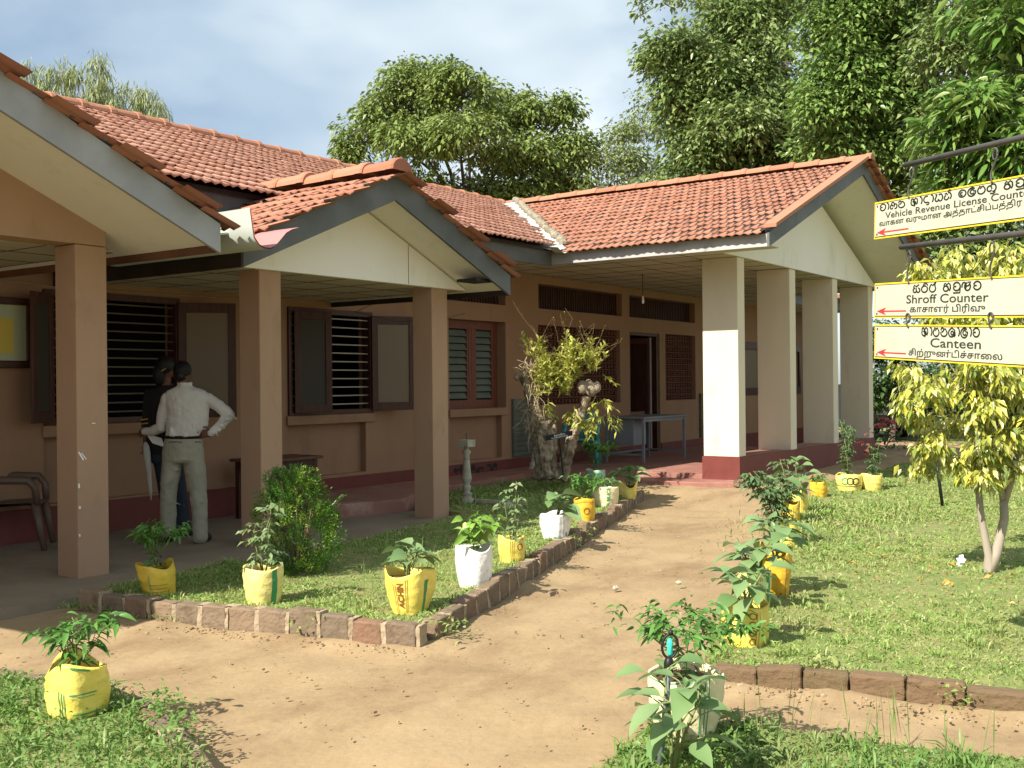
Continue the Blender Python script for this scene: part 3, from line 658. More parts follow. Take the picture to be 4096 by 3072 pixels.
# ------------------------------------------------------------------ sacks with plants
def sackmat(n, a, b_): return mat(n, a, b_, rough=.5, scale=9, bump=.45, bscale=22, spec=.35, c3=tuple(.55*q+.45*w for q, w in zip(b_, (.28,.19,.10))), s3=11, lo3=.56, hi3=.74)
SK = dict(pale=sackmat('pale_yellow_sack', (.74,.64,.24), (.66,.55,.17)), mustard=sackmat('mustard_sack', (.66,.47,.06), (.56,.38,.04)), yellow=sackmat('yellow_sack', (.76,.63,.14), (.70,.54,.09)), gold=sackmat('golden_sack', (.70,.43,.04), (.62,.36,.03)), white=sackmat('white_sack', (.80,.79,.76), (.70,.69,.66)),
          cream=sackmat('cream_sack', (.74,.67,.42), (.66,.58,.33)), lemon=sackmat('lemon_sack', (.76,.66,.20), (.68,.55,.12)), teal=sackmat('green_sack', (.30,.48,.36), (.42,.55,.40)))
INK = dict(green=mat('green_print', (.05,.26,.10)), black=mat('black_print', (.03,.025,.02)), brown=mat('brown_print', (.22,.09,.02)), blue=mat('blue_print', (.10,.27,.42)), red=mat('red_print', (.45,.09,.03)))
def text_mesh(body, size, bold=0.0):
    c = bpy.data.curves.new('t', 'FONT'); c.body = body; c.size = size; c.resolution_u = 3; c.offset = bold
    o = bpy.data.objects.new('t', c); COL.objects.link(o); dg = bpy.context.evaluated_depsgraph_get(); dg.update()
    me = bpy.data.meshes.new_from_object(o.evaluated_get(dg)); bpy.data.objects.remove(o); bpy.data.curves.remove(c)
    V = np.zeros(len(me.vertices)*3); me.vertices.foreach_get('co', V); V = V.reshape(-1, 3); Fs = [tuple(p.vertices) for p in me.polygons]
    bpy.data.meshes.remove(me); return V, Fs
class Sack:
    def __init__(s, w, h, seed, lean=(0, 0), flare=0.0, floppy=.05):
        r = np.random.default_rng(seed); s.w, s.h, s.lean, s.flare = w, h, np.array(lean), flare
        s.ph = r.uniform(0, 6.3, 8); s.am = r.uniform(.4, 1, 8); s.floppy = floppy
    def pt(s, th, t, off=0.0):
        """point on the outside at angle th, height fraction t"""
        r0 = s.w/2*(.86+.16*math.sin(min(t, 1)*2.2)+s.flare*(t-.5))
        sq = (abs(math.cos(th))**3.2+abs(math.sin(th))**3.2)**(-1/3.2)*.5+.5
        wob = 1+.055*sum(s.am[k]*math.sin((k+2)*th+s.ph[k]+3.1*t*(k % 3)) for k in range(5))*.5+(.006+.016*s.am[6]*(.5+.5*math.sin(2*th+s.ph[0]+4*t)))*math.sin((13+14*s.am[5])*t+1.7*math.sin(th+s.ph[4])+s.ph[5]+1.3*math.sin(2*th+s.ph[6]))
        r_ = r0*sq*wob*.96+off
        top = s.h*(1+s.floppy*(math.sin(2*th+s.ph[7])+.6*math.sin(3*th+s.ph[1]))*max(0, t-.6)*2.5)
        return np.array([r_*math.cos(th)+s.lean[0]*t, r_*math.sin(th)+s.lean[1]*t, t*top])
def sack(root, c, w, h, kind, seed, prints=(), lean=(0, 0), flare=0.0, soil=.78, floppy=.05, liner=None):
    S = Sack(w, h, seed, lean, flare, floppy); c = np.array(c, float); n, m = 40, 16; V = []; Fq = []
    for i in range(m+1): V += [c+S.pt(2*math.pi*k/n, i/m) for k in range(n)]
    for i in range(1, 6): V += [c+S.pt(2*math.pi*k/n, 1-(1-soil)*i/5, -.008) for k in range(n)]
    rows = m+6
    Fq = [(i*n+k, i*n+(k+1) % n, (i+1)*n+(k+1) % n, (i+1)*n+k) for i in range(rows-1) for k in range(n)]
    np_mesh('sack', V, Fq, SK[kind], root, smooth=True)
    b = MB(); ring = [c+S.pt(2*math.pi*k/n, soil, -.007) for k in range(n)]; ce = np.mean(ring, 0)+np.array([0, 0, .015])
    b.add(ring+[ce], [(k, (k+1) % n, n) for k in range(n)]); b.build('soil', M['soil'], root, smooth=True)
    face = math.atan2(-c[1], -c[0])              # side towards the path and the viewer
    for p in prints:
        b = MB()
        if p[0] == 'stripe':                     # angle offset, width, ink, t0, t1
            _, a, wd, ink, t0, t1 = p; T = np.linspace(t0, t1, 14); VV = []
            for t in T: VV += [c+S.pt(face+a+wd*(k-.5), t, .003) for k in (0, .5, 1)]
            b.add(VV, [(i*3+k, i*3+k+1, (i+1)*3+k+1, (i+1)*3+k) for i in range(13) for k in range(2)])
        elif p[0] == 'band':                     # horizontal band: angle, half width, ink, t, thick
            _, a, wd, ink, t, th_ = p; A = np.linspace(-wd, wd, 13); VV = []
            for q in A: VV += [c+S.pt(face+a+q, t, .003), c+S.pt(face+a+q, t+th_, .003)]
            b.add(VV, [(2*i, 2*i+1, 2*i+3, 2*i+2) for i in range(12)])
        elif p[0] == 'text':                     # words, angle, t, size, ink, vertical?
            _, wd, a, t, size, ink, vert = p; TV, TF = text_mesh(wd, size, .0015)
            if vert: TV = np.column_stack([-TV[:, 1], TV[:, 0], TV[:, 2]])
            b.add([c+S.pt(face+a+x/(w/2), t+y/h, .004) for x, y, _z in TV], TF)
        elif p[0] == 'ring':
            _, a, t, rr_, ink = p; A = np.linspace(0, 6.283, 25); VV = []
            for q in A: VV += [c+S.pt(face+a+k*math.cos(q)/(w/2), t+k*math.sin(q)/h, .0035) for k in (rr_, rr_*.72)]
            b.add(VV, [(2*i, 2*i+1, 2*i+3, 2*i+2) for i in range(24)])
        elif p[0] == 'patch':
            _, a, t, wd, hh, ink = p; VV = [c+S.pt(face+a+x, t+y, .004) for y in (0, hh/2, hh) for x in (-wd/2, 0, wd/2)]
            b.add(VV, [(0,1,4,3),(1,2,5,4),(3,4,7,6),(4,5,8,7)])
        b.build('print', INK[ink], root)
    return c+np.array([lean[0]*soil, lean[1]*soil, h*soil])

LM = dict(chilli=leafmat('chilli_leaf', [(.05,.14,.025),(.08,.20,.035),(.11,.25,.05),(.06,.17,.03)]), tomato=leafmat('tomato_leaf', [(.16,.23,.10),(.22,.29,.14),(.12,.20,.07),(.28,.34,.19)]),
          tomato2=leafmat('dark_tomato_leaf', [(.07,.13,.05),(.11,.18,.08),(.09,.16,.05),(.14,.21,.10)]), brinjal=leafmat('aubergine_leaf', [(.12,.215,.075),(.17,.27,.105),(.22,.32,.14),(.14,.245,.08)]),
          pepper=leafmat('pepper_leaf', [(.14,.28,.04),(.19,.34,.05),(.25,.38,.07)]), rose=leafmat('rose_leaf', [(.06,.13,.045),(.10,.18,.07),(.08,.15,.05)]), redleaf=leafmat('red_young_leaf', [(.20,.04,.04),(.28,.08,.05)]),
          stem=mat('green_stem', (.14,.19,.06), (.20,.22,.09), rough=.6), twig=mat('brown_stem', (.16,.12,.06), (.12,.09,.05), rough=.8))
def rdir(r, n, zlo=-.2, zhi=.9):
    a = r.uniform(0, 2*math.pi, n); z = r.uniform(zlo, zhi, n); q = np.sqrt(np.maximum(0, 1-z*z)); return np.column_stack([q*np.cos(a), q*np.sin(a), z])
def plant(root, p, kind, H, spread, seed, dens=1.0, leafmul=1.0, stemmat='stem', lm=None, lean=0.0):
    r = np.random.default_rng(seed); p = np.array(p, float); st = MB(); lv = Leaves(); tips = []
    up = np.array([0, 0, 1.0])
    if kind in ('chilli', 'pepper'):
        fork = p+up*H*.30; st.tube([p-up*.03, p+up*H*.15+r.normal(0, .006, 3), fork], [.007, .006, .005], 6)
        nb = 6 if kind == 'chilli' else 5
        for k in range(nb):
            a = 2*math.pi*k/nb+r.normal(0, .3); e = fork+np.array([math.cos(a), math.sin(a), 0])*spread*.55*r.uniform(.5, 1)+up*H*r.uniform(.28, .5)
            mid = (fork+e)/2+np.array([math.cos(a), math.sin(a), 0])*.02; st.tube([fork, mid, e], [.004, .0035, .003], 5)
            tips += [mid, e]
            for q in range(3):
                e2 = e+np.array([r.normal(0, spread*.22), r.normal(0, spread*.22), H*r.uniform(.03, .2)]); st.tube([e, (e+e2)/2+r.normal(0, .006, 3), e2], [.003, .0025, .002], 5); tips += [e2, e2, (e+e2)/2]
        tips += [fork, p+up*H*.2, p+up*H*.12, fork+up*H*.1]; T = np.array(tips); n = int((230 if kind == 'chilli' else 60)*dens)
        b = T[r.integers(0, len(T), n)]+r.normal(0, .022, (n, 3))*[1, 1, .9]; d = rdir(r, n, -.35, .6); d[:, :2] += .5*norm(b-fork)[:, :2]
        L = (r.uniform(.05, .09, n) if kind == 'chilli' else r.uniform(.075, .125, n))*leafmul; W = L*(.30 if kind == 'chilli' else .52)
        lv.add(*leaf_arrays(b, d, L, W, r, droop=.5, fold=.22, roll=.5, big=True))
    elif kind in ('tomato', 'rose'):
        ns = (5 if lean else 3) if kind == 'tomato' else 4
        for k in range(ns):
            a = r.uniform(0, 6.3); hh = H*(1 if k == 0 else r.uniform(.6, .95)); e = p+np.array([math.cos(a), math.sin(a), 0])*spread*.35*r.uniform(.3, 1)+up*hh-RIGHT*lean
            c1 = p+(e-p)*.4+r.normal(0, .025, 3); c2 = p+(e-p)*.75+r.normal(0, .03, 3); path = [p-up*.03, c1, c2, e]; st.tube(path, [.006, .005, .004, .0025], 6)
            nl = int(11*dens*hh/.6)+3
            for q in range(nl):
                t = .12+.88*(q+.5)/nl; seg = min(2, int(t*3)); o = np.array(path[seg])+(np.array(path[seg+1])-np.array(path[seg]))*(t*3-seg)
                dv = rdir(r, 1, -.05, .6)[0]; Lr = (r.uniform(.10, .17) if kind == 'tomato' else r.uniform(.07, .11))*leafmul*(1-.35*t)
                tt = np.linspace(.3, 1, 4); pts = o+dv*Lr*tt[:, None]-up*Lr*.45*(tt**2)[:, None]
                st.tube([o, pts[1], pts[-1]], [.002, .0016, .001], 4, cap=False)
                sd = norm(np.cross(dv, up)); bs = []; ds = []
                for i, q_ in enumerate(pts[:-1]):
                    for sg in (-1, 1): bs.append(q_); ds.append(dv*.55+sg*sd-up*.25+r.normal(0, .15, 3))
                bs.append(pts[-1]); ds.append(dv-up*.5)
                Ls = (.058 if kind == 'tomato' else .04)*leafmul*r.uniform(.7, 1.15, len(bs)); lv.add(*leaf_arrays(np.array(bs), np.array(ds), Ls, Ls*.55, r, droop=.4, fold=.2, roll=.4))
    elif kind in ('brinjal', 'gourd'):
        ns = 3
        for k in range(ns):
            a = r.uniform(0, 6.3)+k*2.1; e = p+np.array([math.cos(a), math.sin(a), 0])*spread*.28+up*H*r.uniform(.6, .8); mid = (p+e)/2+r.normal(0, .015, 3)
            st.tube([p-up*.03, mid, e], [.008, .007, .005], 7)
            nl = int(5*dens)
            for q in range(nl):
                t = .25+.75*(q+.6)/nl; o = p+(e-p)*t; a2 = a+q*2.4+r.normal(0, .4); dv = np.array([math.cos(a2), math.sin(a2), r.uniform(.15, .9)]); dv /= np.linalg.norm(dv)
                pl = spread*r.uniform(.12, .28); tip = o+dv*pl+up*.02; st.tube([o, (o+tip)/2+up*.012, tip], [.004, .003, .0025], 5)
                L = r.uniform(.14, .22)*leafmul; Wd = L*(.64 if kind == 'brinjal' else .9); lv.add(*leaf_arrays(tip[None], (dv+np.array([0, 0, -.25]))[None], np.array([L]), np.array([Wd]), r, droop=.45, fold=.14, roll=.25, big=True))
            n2 = 4; lv.add(*leaf_arrays(np.tile(e, (n2, 1)), rdir(r, n2, .1, .9), r.uniform(.05, .09, n2)*leafmul, .035*leafmul, r, droop=.2, big=True))
    st.build('stem', LM[stemmat], root, smooth=True)
    lv.build('foliage', LM[lm or {'gourd': 'brinjal'}.get(kind, kind)], root)
    return p

GL, GR = 'potted plants along the grass bed', 'potted plants along the lawn edge'
POTS = [ # px of base, z, width, height, sack, label, group, prints, sack kwargs, plant kind, plant height, spread, plant kwargs
 ((311,2885), .08, .27, .245, 'yellow', 'yellow sack with green printing and a chilli plant in the weedy bed nearest the viewer', GL, [('band',.2,.45,'green',.55,.025),('band',.2,.4,'green',.50,.012),('band',.35,.5,'green',.18,.03),('band',.35,.5,'green',.12,.012),('stripe',-.62,.035,'green',.02,.62),('stripe',-.52,.035,'green',.02,.6),('stripe',-.42,.03,'green',.05,.58),('band',.1,.3,'green',.93,.03)], dict(floppy=.13, soil=.62), 'chilli', .30, .21, dict(dens=.75, leafmul=1.05)),
 ((640,2385), .10, .25, .225, 'mustard', 'slumped yellow sack with a dark chilli plant in the shade beside the concrete slab', GL, [('stripe',-.4,.03,'green',.1,.7),('band',0,.5,'brown',.2,.012),('band',0,.5,'brown',.3,.012),('band',.1,.5,'brown',.42,.01)], dict(lean=(-.03,.02), floppy=.10), 'chilli', .36, .26, dict(dens=1.1)),
 ((1056,2422), .10, .25, .26, 'pale', 'yellow sack with one broad green stripe and a tall pale tomato plant before the shrub', GL, [('stripe',.62,.34,'green',.02,.97)], dict(flare=.06), 'tomato', .50, .26, dict(dens=.85)),
 ((1640,2462), .10, .285, .285, 'yellow', 'yellow sack printed with upright letters holding an aubergine plant near the kerb corner', GL, [('text','ACHIN',-.28,.22,.055,'brown',1),('stripe',-.72,.02,'brown',.05,.8),('stripe',-.62,.02,'brown',.05,.8),('stripe',-.18,.02,'brown',.1,.9),('stripe',-.10,.02,'brown',.1,.9),('stripe',.85,.22,'green',.05,.8)], dict(flare=.28, floppy=.06, soil=.8), 'brinjal', .24, .26, dict(leafmul=.8)),
 ((1897,2352), .10, .26, .30, 'white', 'bulging plain white sack with a pepper plant carrying one pale yellow pepper', GL, [], dict(floppy=.06), 'pepper', .30, .24, dict()),
 ((2050,2254), .10, .215, .225, 'yellow', 'yellow sack with black printed lines and a thin straggly tomato plant', GL, [('stripe',-.12,.03,'black',.03,.97),('stripe',.02,.03,'black',.03,.97),('stripe',.14,.02,'black',.03,.97),('ring',.62,.66,.028,'brown')], dict(), 'tomato', .50, .2, dict(dens=.55)),
 ((2223,2160), .10, .275, .25, 'white', 'white sack with thin blue lines and a plant with big round leaves', GL, [('stripe',.25,.02,'black',.05,.97),('stripe',.33,.02,'black',.05,.97),('stripe',.55,.02,'black',.05,.97),('patch',.3,.05,.22,.18,'blue'),('patch',.85,.2,.16,.14,'blue')], dict(flare=.1), 'gourd', .30, .32, dict(dens=.7, leafmul=1.0)),
 ((2338,2096), .10, .215, .27, 'gold', 'golden orange sack with a folded rim and a bushy bright chilli plant', GL, [('band',0,1.2,'red',.86,.012),('ring',.25,.55,.035,'cream' if False else 'brown')], dict(floppy=.03), 'chilli', .32, .28, dict(dens=1.1)),
 ((2423,2032), .10, .30, .255, 'cream', 'wide cream sack with dark green letters beside the golden sack', GL, [('text','A NUCE',.32,.18,.055,'green',1)], dict(flare=.05), 'gourd', .14, .3, dict(dens=.7, leafmul=.85)),
 ((2511,1996), .11, .225, .205, 'lemon', 'last yellow sack at the end of the path kerb with large aubergine leaves', GL, [], dict(flare=.25, floppy=.16), 'brinjal', .32, .34, dict(leafmul=1.05)),
 ((2383,1932), .12, .28, .20, 'teal', 'green printed sack half hidden behind the golden sack with a tall leafy plant', GL, [('ring',.1,.6,.04,'green'),('ring',.4,.6,.04,'green'),('band',0,1.0,'green',.3,.03)], dict(), 'chilli', .46, .34, dict(dens=1.2, leafmul=1.2)),
 ((2749,2990), .04, .30, .30, 'cream', 'white sack with blue green stripes behind the garden sprinkler holding a chilli bush', GR, [('stripe',.35,.045,'green',.02,.97),('stripe',.48,.03,'green',.02,.97),('stripe',.58,.03,'green',.02,.97),('patch',.42,.04,.3,.1,'blue'),('patch',.12,.80,.1,.10,'red'),('band',0,1.5,'green',.965,.02)], dict(flare=.22, floppy=.05, soil=.85), 'chilli', .33, .34, dict(dens=1.9, leafmul=.8)),
 ((2982,2590), .045, .27, .25, 'yellow', 'bright yellow sack printed with brown rings at the lawn corner holding an aubergine plant', GR, [('ring',.30,.80,.020,'brown'),('ring',.30,.60,.020,'brown'),('ring',.30,.40,.020,'brown'),('ring',.30,.20,.020,'brown'),('stripe',.45,.02,'brown',.02,.9),('stripe',.58,.02,'brown',.02,.9)], dict(floppy=.04), 'brinjal', .28, .34, dict(leafmul=.9, dens=1.3)),
 ((3020,2438), .045, .225, .27, 'pale', 'yellow sack with fine dark lines second in the lawn edge row', GR, [('stripe',.3,.02,'black',.05,.9),('stripe',.42,.02,'black',.05,.9),('stripe',.9,.3,'green',.02,.95)], dict(), 'brinjal', .27, .32, dict(leafmul=.9, dens=1.4)),
 ((3105,2385), .045, .21, .33, 'gold', 'tall creased golden sack with a folded flap third in the lawn edge row', GR, [('stripe',.7,.04,'brown',.05,.9)], dict(floppy=.12, flare=.12), 'brinjal', .36, .36, dict(leafmul=.95, dens=1.4)),
 ((3150,2190), .045, .19, .25, 'yellow', 'plain yellow sack under the large spreading dark green tomato plant beside the path', GR, [('stripe',.2,.02,'brown',.05,.9),('stripe',.5,.02,'brown',.05,.9)], dict(), 'tomato', .62, .55, dict(dens=2.2, leafmul=1.0, lm='tomato2', lean=.24)),
 ((3162,2105), .045, .20, .26, 'mustard', 'yellow sack just beyond the spreading tomato plant', GR, [('stripe',.3,.02,'black',.05,.9)], dict(), 'brinjal', .36, .4, dict(leafmul=1.0, dens=1.4)),
 ((3192,2062), .045, .22, .28, 'yellow', 'yellow sack with a tall aubergine plant standing above the others', GR, [('stripe',.35,.02,'black',.05,.9),('stripe',.6,.02,'black',.05,.9)], dict(), 'brinjal', .52, .42, dict(leafmul=1.1)),
 ((3275,1985), .06, .23, .20, 'gold', 'small orange yellow sack with a tiny seedling near the verandah', GR, [], dict(), 'chilli', .12, .12, dict(dens=.35)),
 ((3396,1960), .06, .36, .22, 'lemon', 'wide yellow and white printed sack with a tall rose bush', GR, [('ring',-.3,.6,.05,'green'),('ring',.1,.6,.05,'black'),('ring',.5,.6,.05,'black'),('band',0,1.2,'black',.3,.03)], dict(), 'rose', .80, .42, dict(dens=1.7, leafmul=1.1)),
 ((3488,1958), .06, .28, .22, 'lemon', 'last lemon yellow sack of the lawn edge with a rose carrying red young leaves', GR, [], dict(flare=.1), 'rose', .55, .36, dict(dens=1.1, leafmul=1.2)),
]
for i, (px, z, w, h, sk, lab, grp, prints, skw, pk, ph, sp, pkw) in enumerate(POTS):
    g = ground(px[0], px[1], z); rad = norm(np.array([g[0], g[1], 0]))*w*.42; c = np.array([g[0]+rad[0], g[1]+rad[1], z-.015])
    root = empty('potted_plant', c, lab, 'potted plant', grp)
    top = sack(root, c, w, h, sk, 100+i, prints, **skw)
    plant(root, top, pk, ph, sp, 300+i, **pkw)
    if 'pale yellow pepper' in lab:
        q = top+np.array([-.06, .03, .21]); MB().lathe([(.004, .03), (.017, .022), (.020, 0), (.015, -.028), (.004, -.045)], q, 10).build('pepper_fruit', mat('pale_pepper', (.72,.70,.16), rough=.3), root, smooth=True)
    if 'red young leaves' in lab:
        r = np.random.default_rng(77); n = 16; lv = Leaves(); lv.add(*leaf_arrays(top+np.array([-.05, .0, .5])+r.normal(0, .09, (n, 3)), rdir(r, n), .075, .045, r, big=True)); lv.build('young_leaves', LM['redleaf'], root)
# aubergine plant at the very front
g = ground(2690, 3125, .04); root = empty('aubergine_plant', g, 'large leaved aubergine plant growing in the grass at the foot of the sprinkler', 'plant')
plant(root, g+np.array([0, 0, .02]), 'brinjal', .46, .42, 411, dens=1.6, leafmul=.80)
# garden sprinkler
sp = ground(2632, 3062, .04); root = empty('garden_sprinkler', sp, 'grey pipe sprinkler with a black ring head and turquoise nozzle', 'sprinkler')
tip = at(2666, 2800, float((sp-CAM)@FWD)); hd = at(2676, 2640, float((sp-CAM)@FWD)+.01); dn = norm(hd-tip)
MB().tube([sp-np.array([0, 0, .05]), tip, hd-dn*.03], .0125, 10).build('pipe', M['steel'], root, smooth=True)
MB().tube([hd-dn*.05, hd-dn*.012, hd, hd+dn*.012], [.019, .02, .017, .012], 10).build('collar', M['black'], root, smooth=True)
c = hd+dn*.055; A = np.linspace(0, 6.283, 26)
MB().tube([c+RIGHT*.031*math.cos(a)+dn*.046*math.sin(a) for a in A], .0055, 7).tube([c+dn*.042, c+dn*.062], [.010, .009], 8).build('ring', M['black'], root, smooth=True)
MB().lathe([(.006, -.04), (.013, -.03), (.011, -.005), (.014, .012), (.006, .03)], c, 10).build('nozzle', mat('turquoise_plastic', (.05,.50,.42), rough=.35), root, smooth=True)

# ------------------------------------------------------------------ dark conifer shrub
g = ground(1190, 2296, .10); root = empty('conifer_shrub', g, 'dense dark green conifer shrub with yellow green sunlit tips in the grass bed', 'shrub')
r = np.random.default_rng(21); lvA, lvB = Leaves(), Leaves(); st = MB(); H = .86
ax = RIGHT-np.array([0, 0, RIGHT[2]]); ay = np.array([FWD[0], FWD[1], 0])
for k in range(430):
    t = r.uniform(.03, 1); a = r.uniform(0, 6.283); prof = .315*(math.sin(math.pi*(.13+.77*t))**.75)*(1+.13*math.sin(3*a+9*t)+.10*math.sin(5*a-7*t))
    rr_ = prof*r.uniform(.5, 1.08); o = g+ax*(rr_*math.cos(a)+.04*math.sin(5*t))+ay*rr_*math.sin(a)+np.array([0, 0, H*t*.93])
    u = norm(np.array([math.cos(a)*.9+r.normal(0, .4), math.sin(a)*.9+r.normal(0, .4), .8])[None])[0]; u = ax*u[0]+ay*u[1]+np.array([0, 0, u[2]]); w = norm(np.cross(u, rdir(r, 1)[0])); n = 44
    s_ = r.uniform(0, .11, n); q = r.uniform(-1, 1, n)*.042*(1-s_/.2); b_ = o+u*(s_[:, None]-.06)+w*q[:, None]+r.normal(0, .008, (n, 3))
    d = u+w*(q/.03)[:, None]*.7+r.normal(0, .25, (n, 3)); L = r.uniform(.016, .030, n)
    tgt = lvB if (k % 4 == 0) else lvA
    tgt.add(*leaf_arrays(b_, d, L, L*.36, r, droop=.05, fold=.2))
for k in range(9):
    a = k*.7; st.tube([g, g+ax*.06*math.cos(a)+ay*.06*math.sin(a)+np.array([0, 0, .2]), g+ax*.16*math.cos(a)+ay*.16*math.sin(a)+np.array([0, 0, .62])], [.014, .011, .004], 6)
st.build('stem', LM['twig'], root)
lvA.build('foliage', leafmat('conifer_green', [(.045,.135,.016),(.075,.19,.024),(.06,.16,.018),(.10,.22,.03)], trans=.2), root)
lvB.build('sunlit_tips', leafmat('sunlit_conifer_tip', [(.20,.32,.04),(.28,.38,.06),(.16,.28,.035)], trans=.25), root)  # sunlight on the tips is put into this yellow green leaf colour

# ------------------------------------------------------------------ tree stump with orchids
zs = lambda x, y, d: at(2000+x/2.37, 1250+y/2.37, d)
root = empty('tree_stump', zs(480, 1560, 14.72), 'old forked tree stump with yellow green orchids growing out of its top', 'tree stump')
D0 = 14.72; m_ = lambda px: px/2.37/F_PX*D0
b = MB(); r = np.random.default_rng(4)
lt = [(430, 1580, 95), (405, 1400, 78), (385, 1250, 72), (385, 1120, 80), (350, 1000, 66), (310, 860, 52), (270, 730, 48), (235, 620, 46), (200, 560, 40)]
b.tube([zs(x, y, D0) for x, y, _ in lt], [m_(w) for *_, w in lt], 12)
b.capsule(zs(235, 590, D0), zs(160, 610, D0-.05), m_(40), m_(30)).capsule(zs(400, 1100, D0), zs(470, 1030, D0-.05), m_(35), m_(22))
rt = [(560, 1580, 85), (610, 1450, 60), (660, 1290, 56), (700, 1150, 52), (750, 1000, 46), (790, 880, 42), (815, 790, 40)]
b.tube([zs(x, y, D0) for x, y, _ in rt], [m_(w) for *_, w in rt], 12)
b.capsule(zs(600, 1460, D0-.1), zs(700, 1160, D0-.1), m_(20), m_(14)).capsule(zs(500, 1560, D0), zs(520, 1000, D0+.1), m_(34), m_(22)).capsule(zs(330, 1560, D0+.05), zs(395, 1300, D0-.08), m_(35), m_(30))
for k in range(26): b.capsule(zs(r.uniform(360, 500), r.uniform(1050, 1580), D0-.22), zs(r.uniform(360, 500), r.uniform(1050, 1580), D0-.2), .02, .015, 6)
trunk = b.build('trunk', mat('stump_bark', (.36,.29,.205), (.12,.09,.06), rough=.9, scale=11, bump=.9, bscale=26, lo=.40, hi=.62, stretch=(1,1,.3)), root); bake(trunk, .018, 1, (.07, .07))
b = MB()
for x, y, rr_ in ((780, 710, 62), (862, 728, 66), (915, 708, 52), (840, 690, 55)): b.ball(zs(x, y, D0-.05), (m_(rr_)*.85, m_(rr_)*.85, m_(rr_)*1.1), 12, 9)
pod = b.build('burl', mat('burl_bark', (.30,.24,.18), (.22,.17,.12), rough=.8, scale=9, bump=.3), root, smooth=True); bake(pod, .012, 2)
b = MB()
for k in range(105):
    x, y = (r.uniform(170, 420), r.uniform(470, 620)) if k < 50 else ((r.uniform(230, 420), r.uniform(620, 1150)) if k < 110 else (r.uniform(770, 940), r.uniform(540, 650)))
    o = zs(x, y, D0-.2+r.normal(0, .08)); L = r.uniform(.08, .3)
    hang = k % 3 != 0; e = o+ax*r.normal(0, .04)+np.array([0, 0, -L if hang and 50 <= k < 110 else r.normal(.02, .06)])+ax*r.normal(0, .06); b.tube([o, (o+e)/2+r.normal(0, .02, 3), e], .0042, 4, cap=False)
b.build('roots', mat('dry_root', (.42,.34,.22), (.30,.23,.14), rough=.9, scale=15), root)
lv = Leaves(); st = MB()
cl = [(x_, y_+45, sx_, sy_, int(n_*(.55 if y_ < 700 else .38))) for x_, y_, sx_, sy_, n_ in [(480, 560, 130, 150, 60), (620, 560, 140, 150, 70), (720, 470, 130, 130, 50), (420, 650, 110, 130, 40), (560, 720, 170, 110, 45), (860, 420, 110, 130, 34), (310, 330, 60, 100, 14), (420, 470, 70, 90, 20), (450, 820, 60, 80, 10), (620, 890, 90, 60, 12), (960, 820, 90, 140, 18), (900, 960, 110, 100, 14), (1050, 930, 60, 60, 8), (720, 940, 60, 70, 9), (650, 400, 110, 120, 24)]]
for (cx, cy, sx, sy, n) in cl:
    for _ in range(n):
        o = zs(cx+r.normal(0, sx*.5), cy+r.normal(0, sy*.5), D0-.12+r.normal(0, .14)); hangs = cy > 800
        e = o+ax*r.normal(0, .10)+ay*r.normal(0, .06)+np.array([0, 0, -r.uniform(.1, .3) if hangs else r.uniform(.08, .22)]); st.tube([o, (o+e)/2+r.normal(0, .012, 3), e], .0032, 4, cap=False)
        k = 15; t = r.uniform(.1, 1, k)[:, None]; bs = o+(e-o)*t; d = rdir(r, k, -.2, .8)+norm((e-o)[None])*.9; L = r.uniform(.06, .125, k); lv.add(*leaf_arrays(bs, d, L, L*.28, r, droop=.25, fold=.15))
sk_ = MB()
for k in range(38):
    x0 = r.choice([280, 380, 470, 560, 640, 720, 800, 860, 900, 940]); y0 = 430+r.normal(0, 60); o = zs(x0+r.normal(0, 15), y0, D0-.15); L = r.uniform(.35, .8)
    if x0 < 300: o = zs(280+r.normal(0, 12), 420, D0-.1)
    e = o+ax*r.normal(0, .20)+ay*r.normal(0, .1)+np.array([0, 0, L*r.uniform(.35, .8)]); sk_.tube([o, o+(e-o)*.4+ax*r.normal(0, .04), o+(e-o)*.75+ax*r.normal(0, .04), e], [.003, .0026, .0022, .0015], 4, cap=False)
    q = 7; t = r.uniform(.55, 1, q)[:, None]; lv.add(*leaf_arrays(o+(e-o)*t, rdir(r, q, .1, .8), .018, .009, r))
sk_.build('dry_flower_stalks', mat('dry_flower_stalk', (.20,.14,.07), (.12,.08,.045), rough=.9, scale=20), root)
st.build('orchid_stems', mat('dry_orchid_stem', (.24,.24,.08), (.18,.17,.06), rough=.8, scale=20), root)
lv.build('orchid_leaves', leafmat('orchid_leaf', [(.34,.36,.05),(.44,.44,.08),(.26,.31,.05),(.50,.47,.12),(.36,.38,.06)], trans=.3), root)
# its name plate
root = empty('plant_sign', zs(560, 1500, 14.38), 'small black name plate with white lettering on a stake in front of the stump', 'sign')
a0, a1, a2, a3 = zs(432, 1168, 14.33), zs(685, 1118, 14.33), zs(690, 1166, 14.33), zs(437, 1217, 14.33)
MB().prism([a3, a2, a1, a0], FWD*.01).build('plate', M['black'], root)
MB().tube([zs(562, 1195, 14.38), zs(600, 1540, 14.40)], .011, 6).build('stake', M['black'], root)

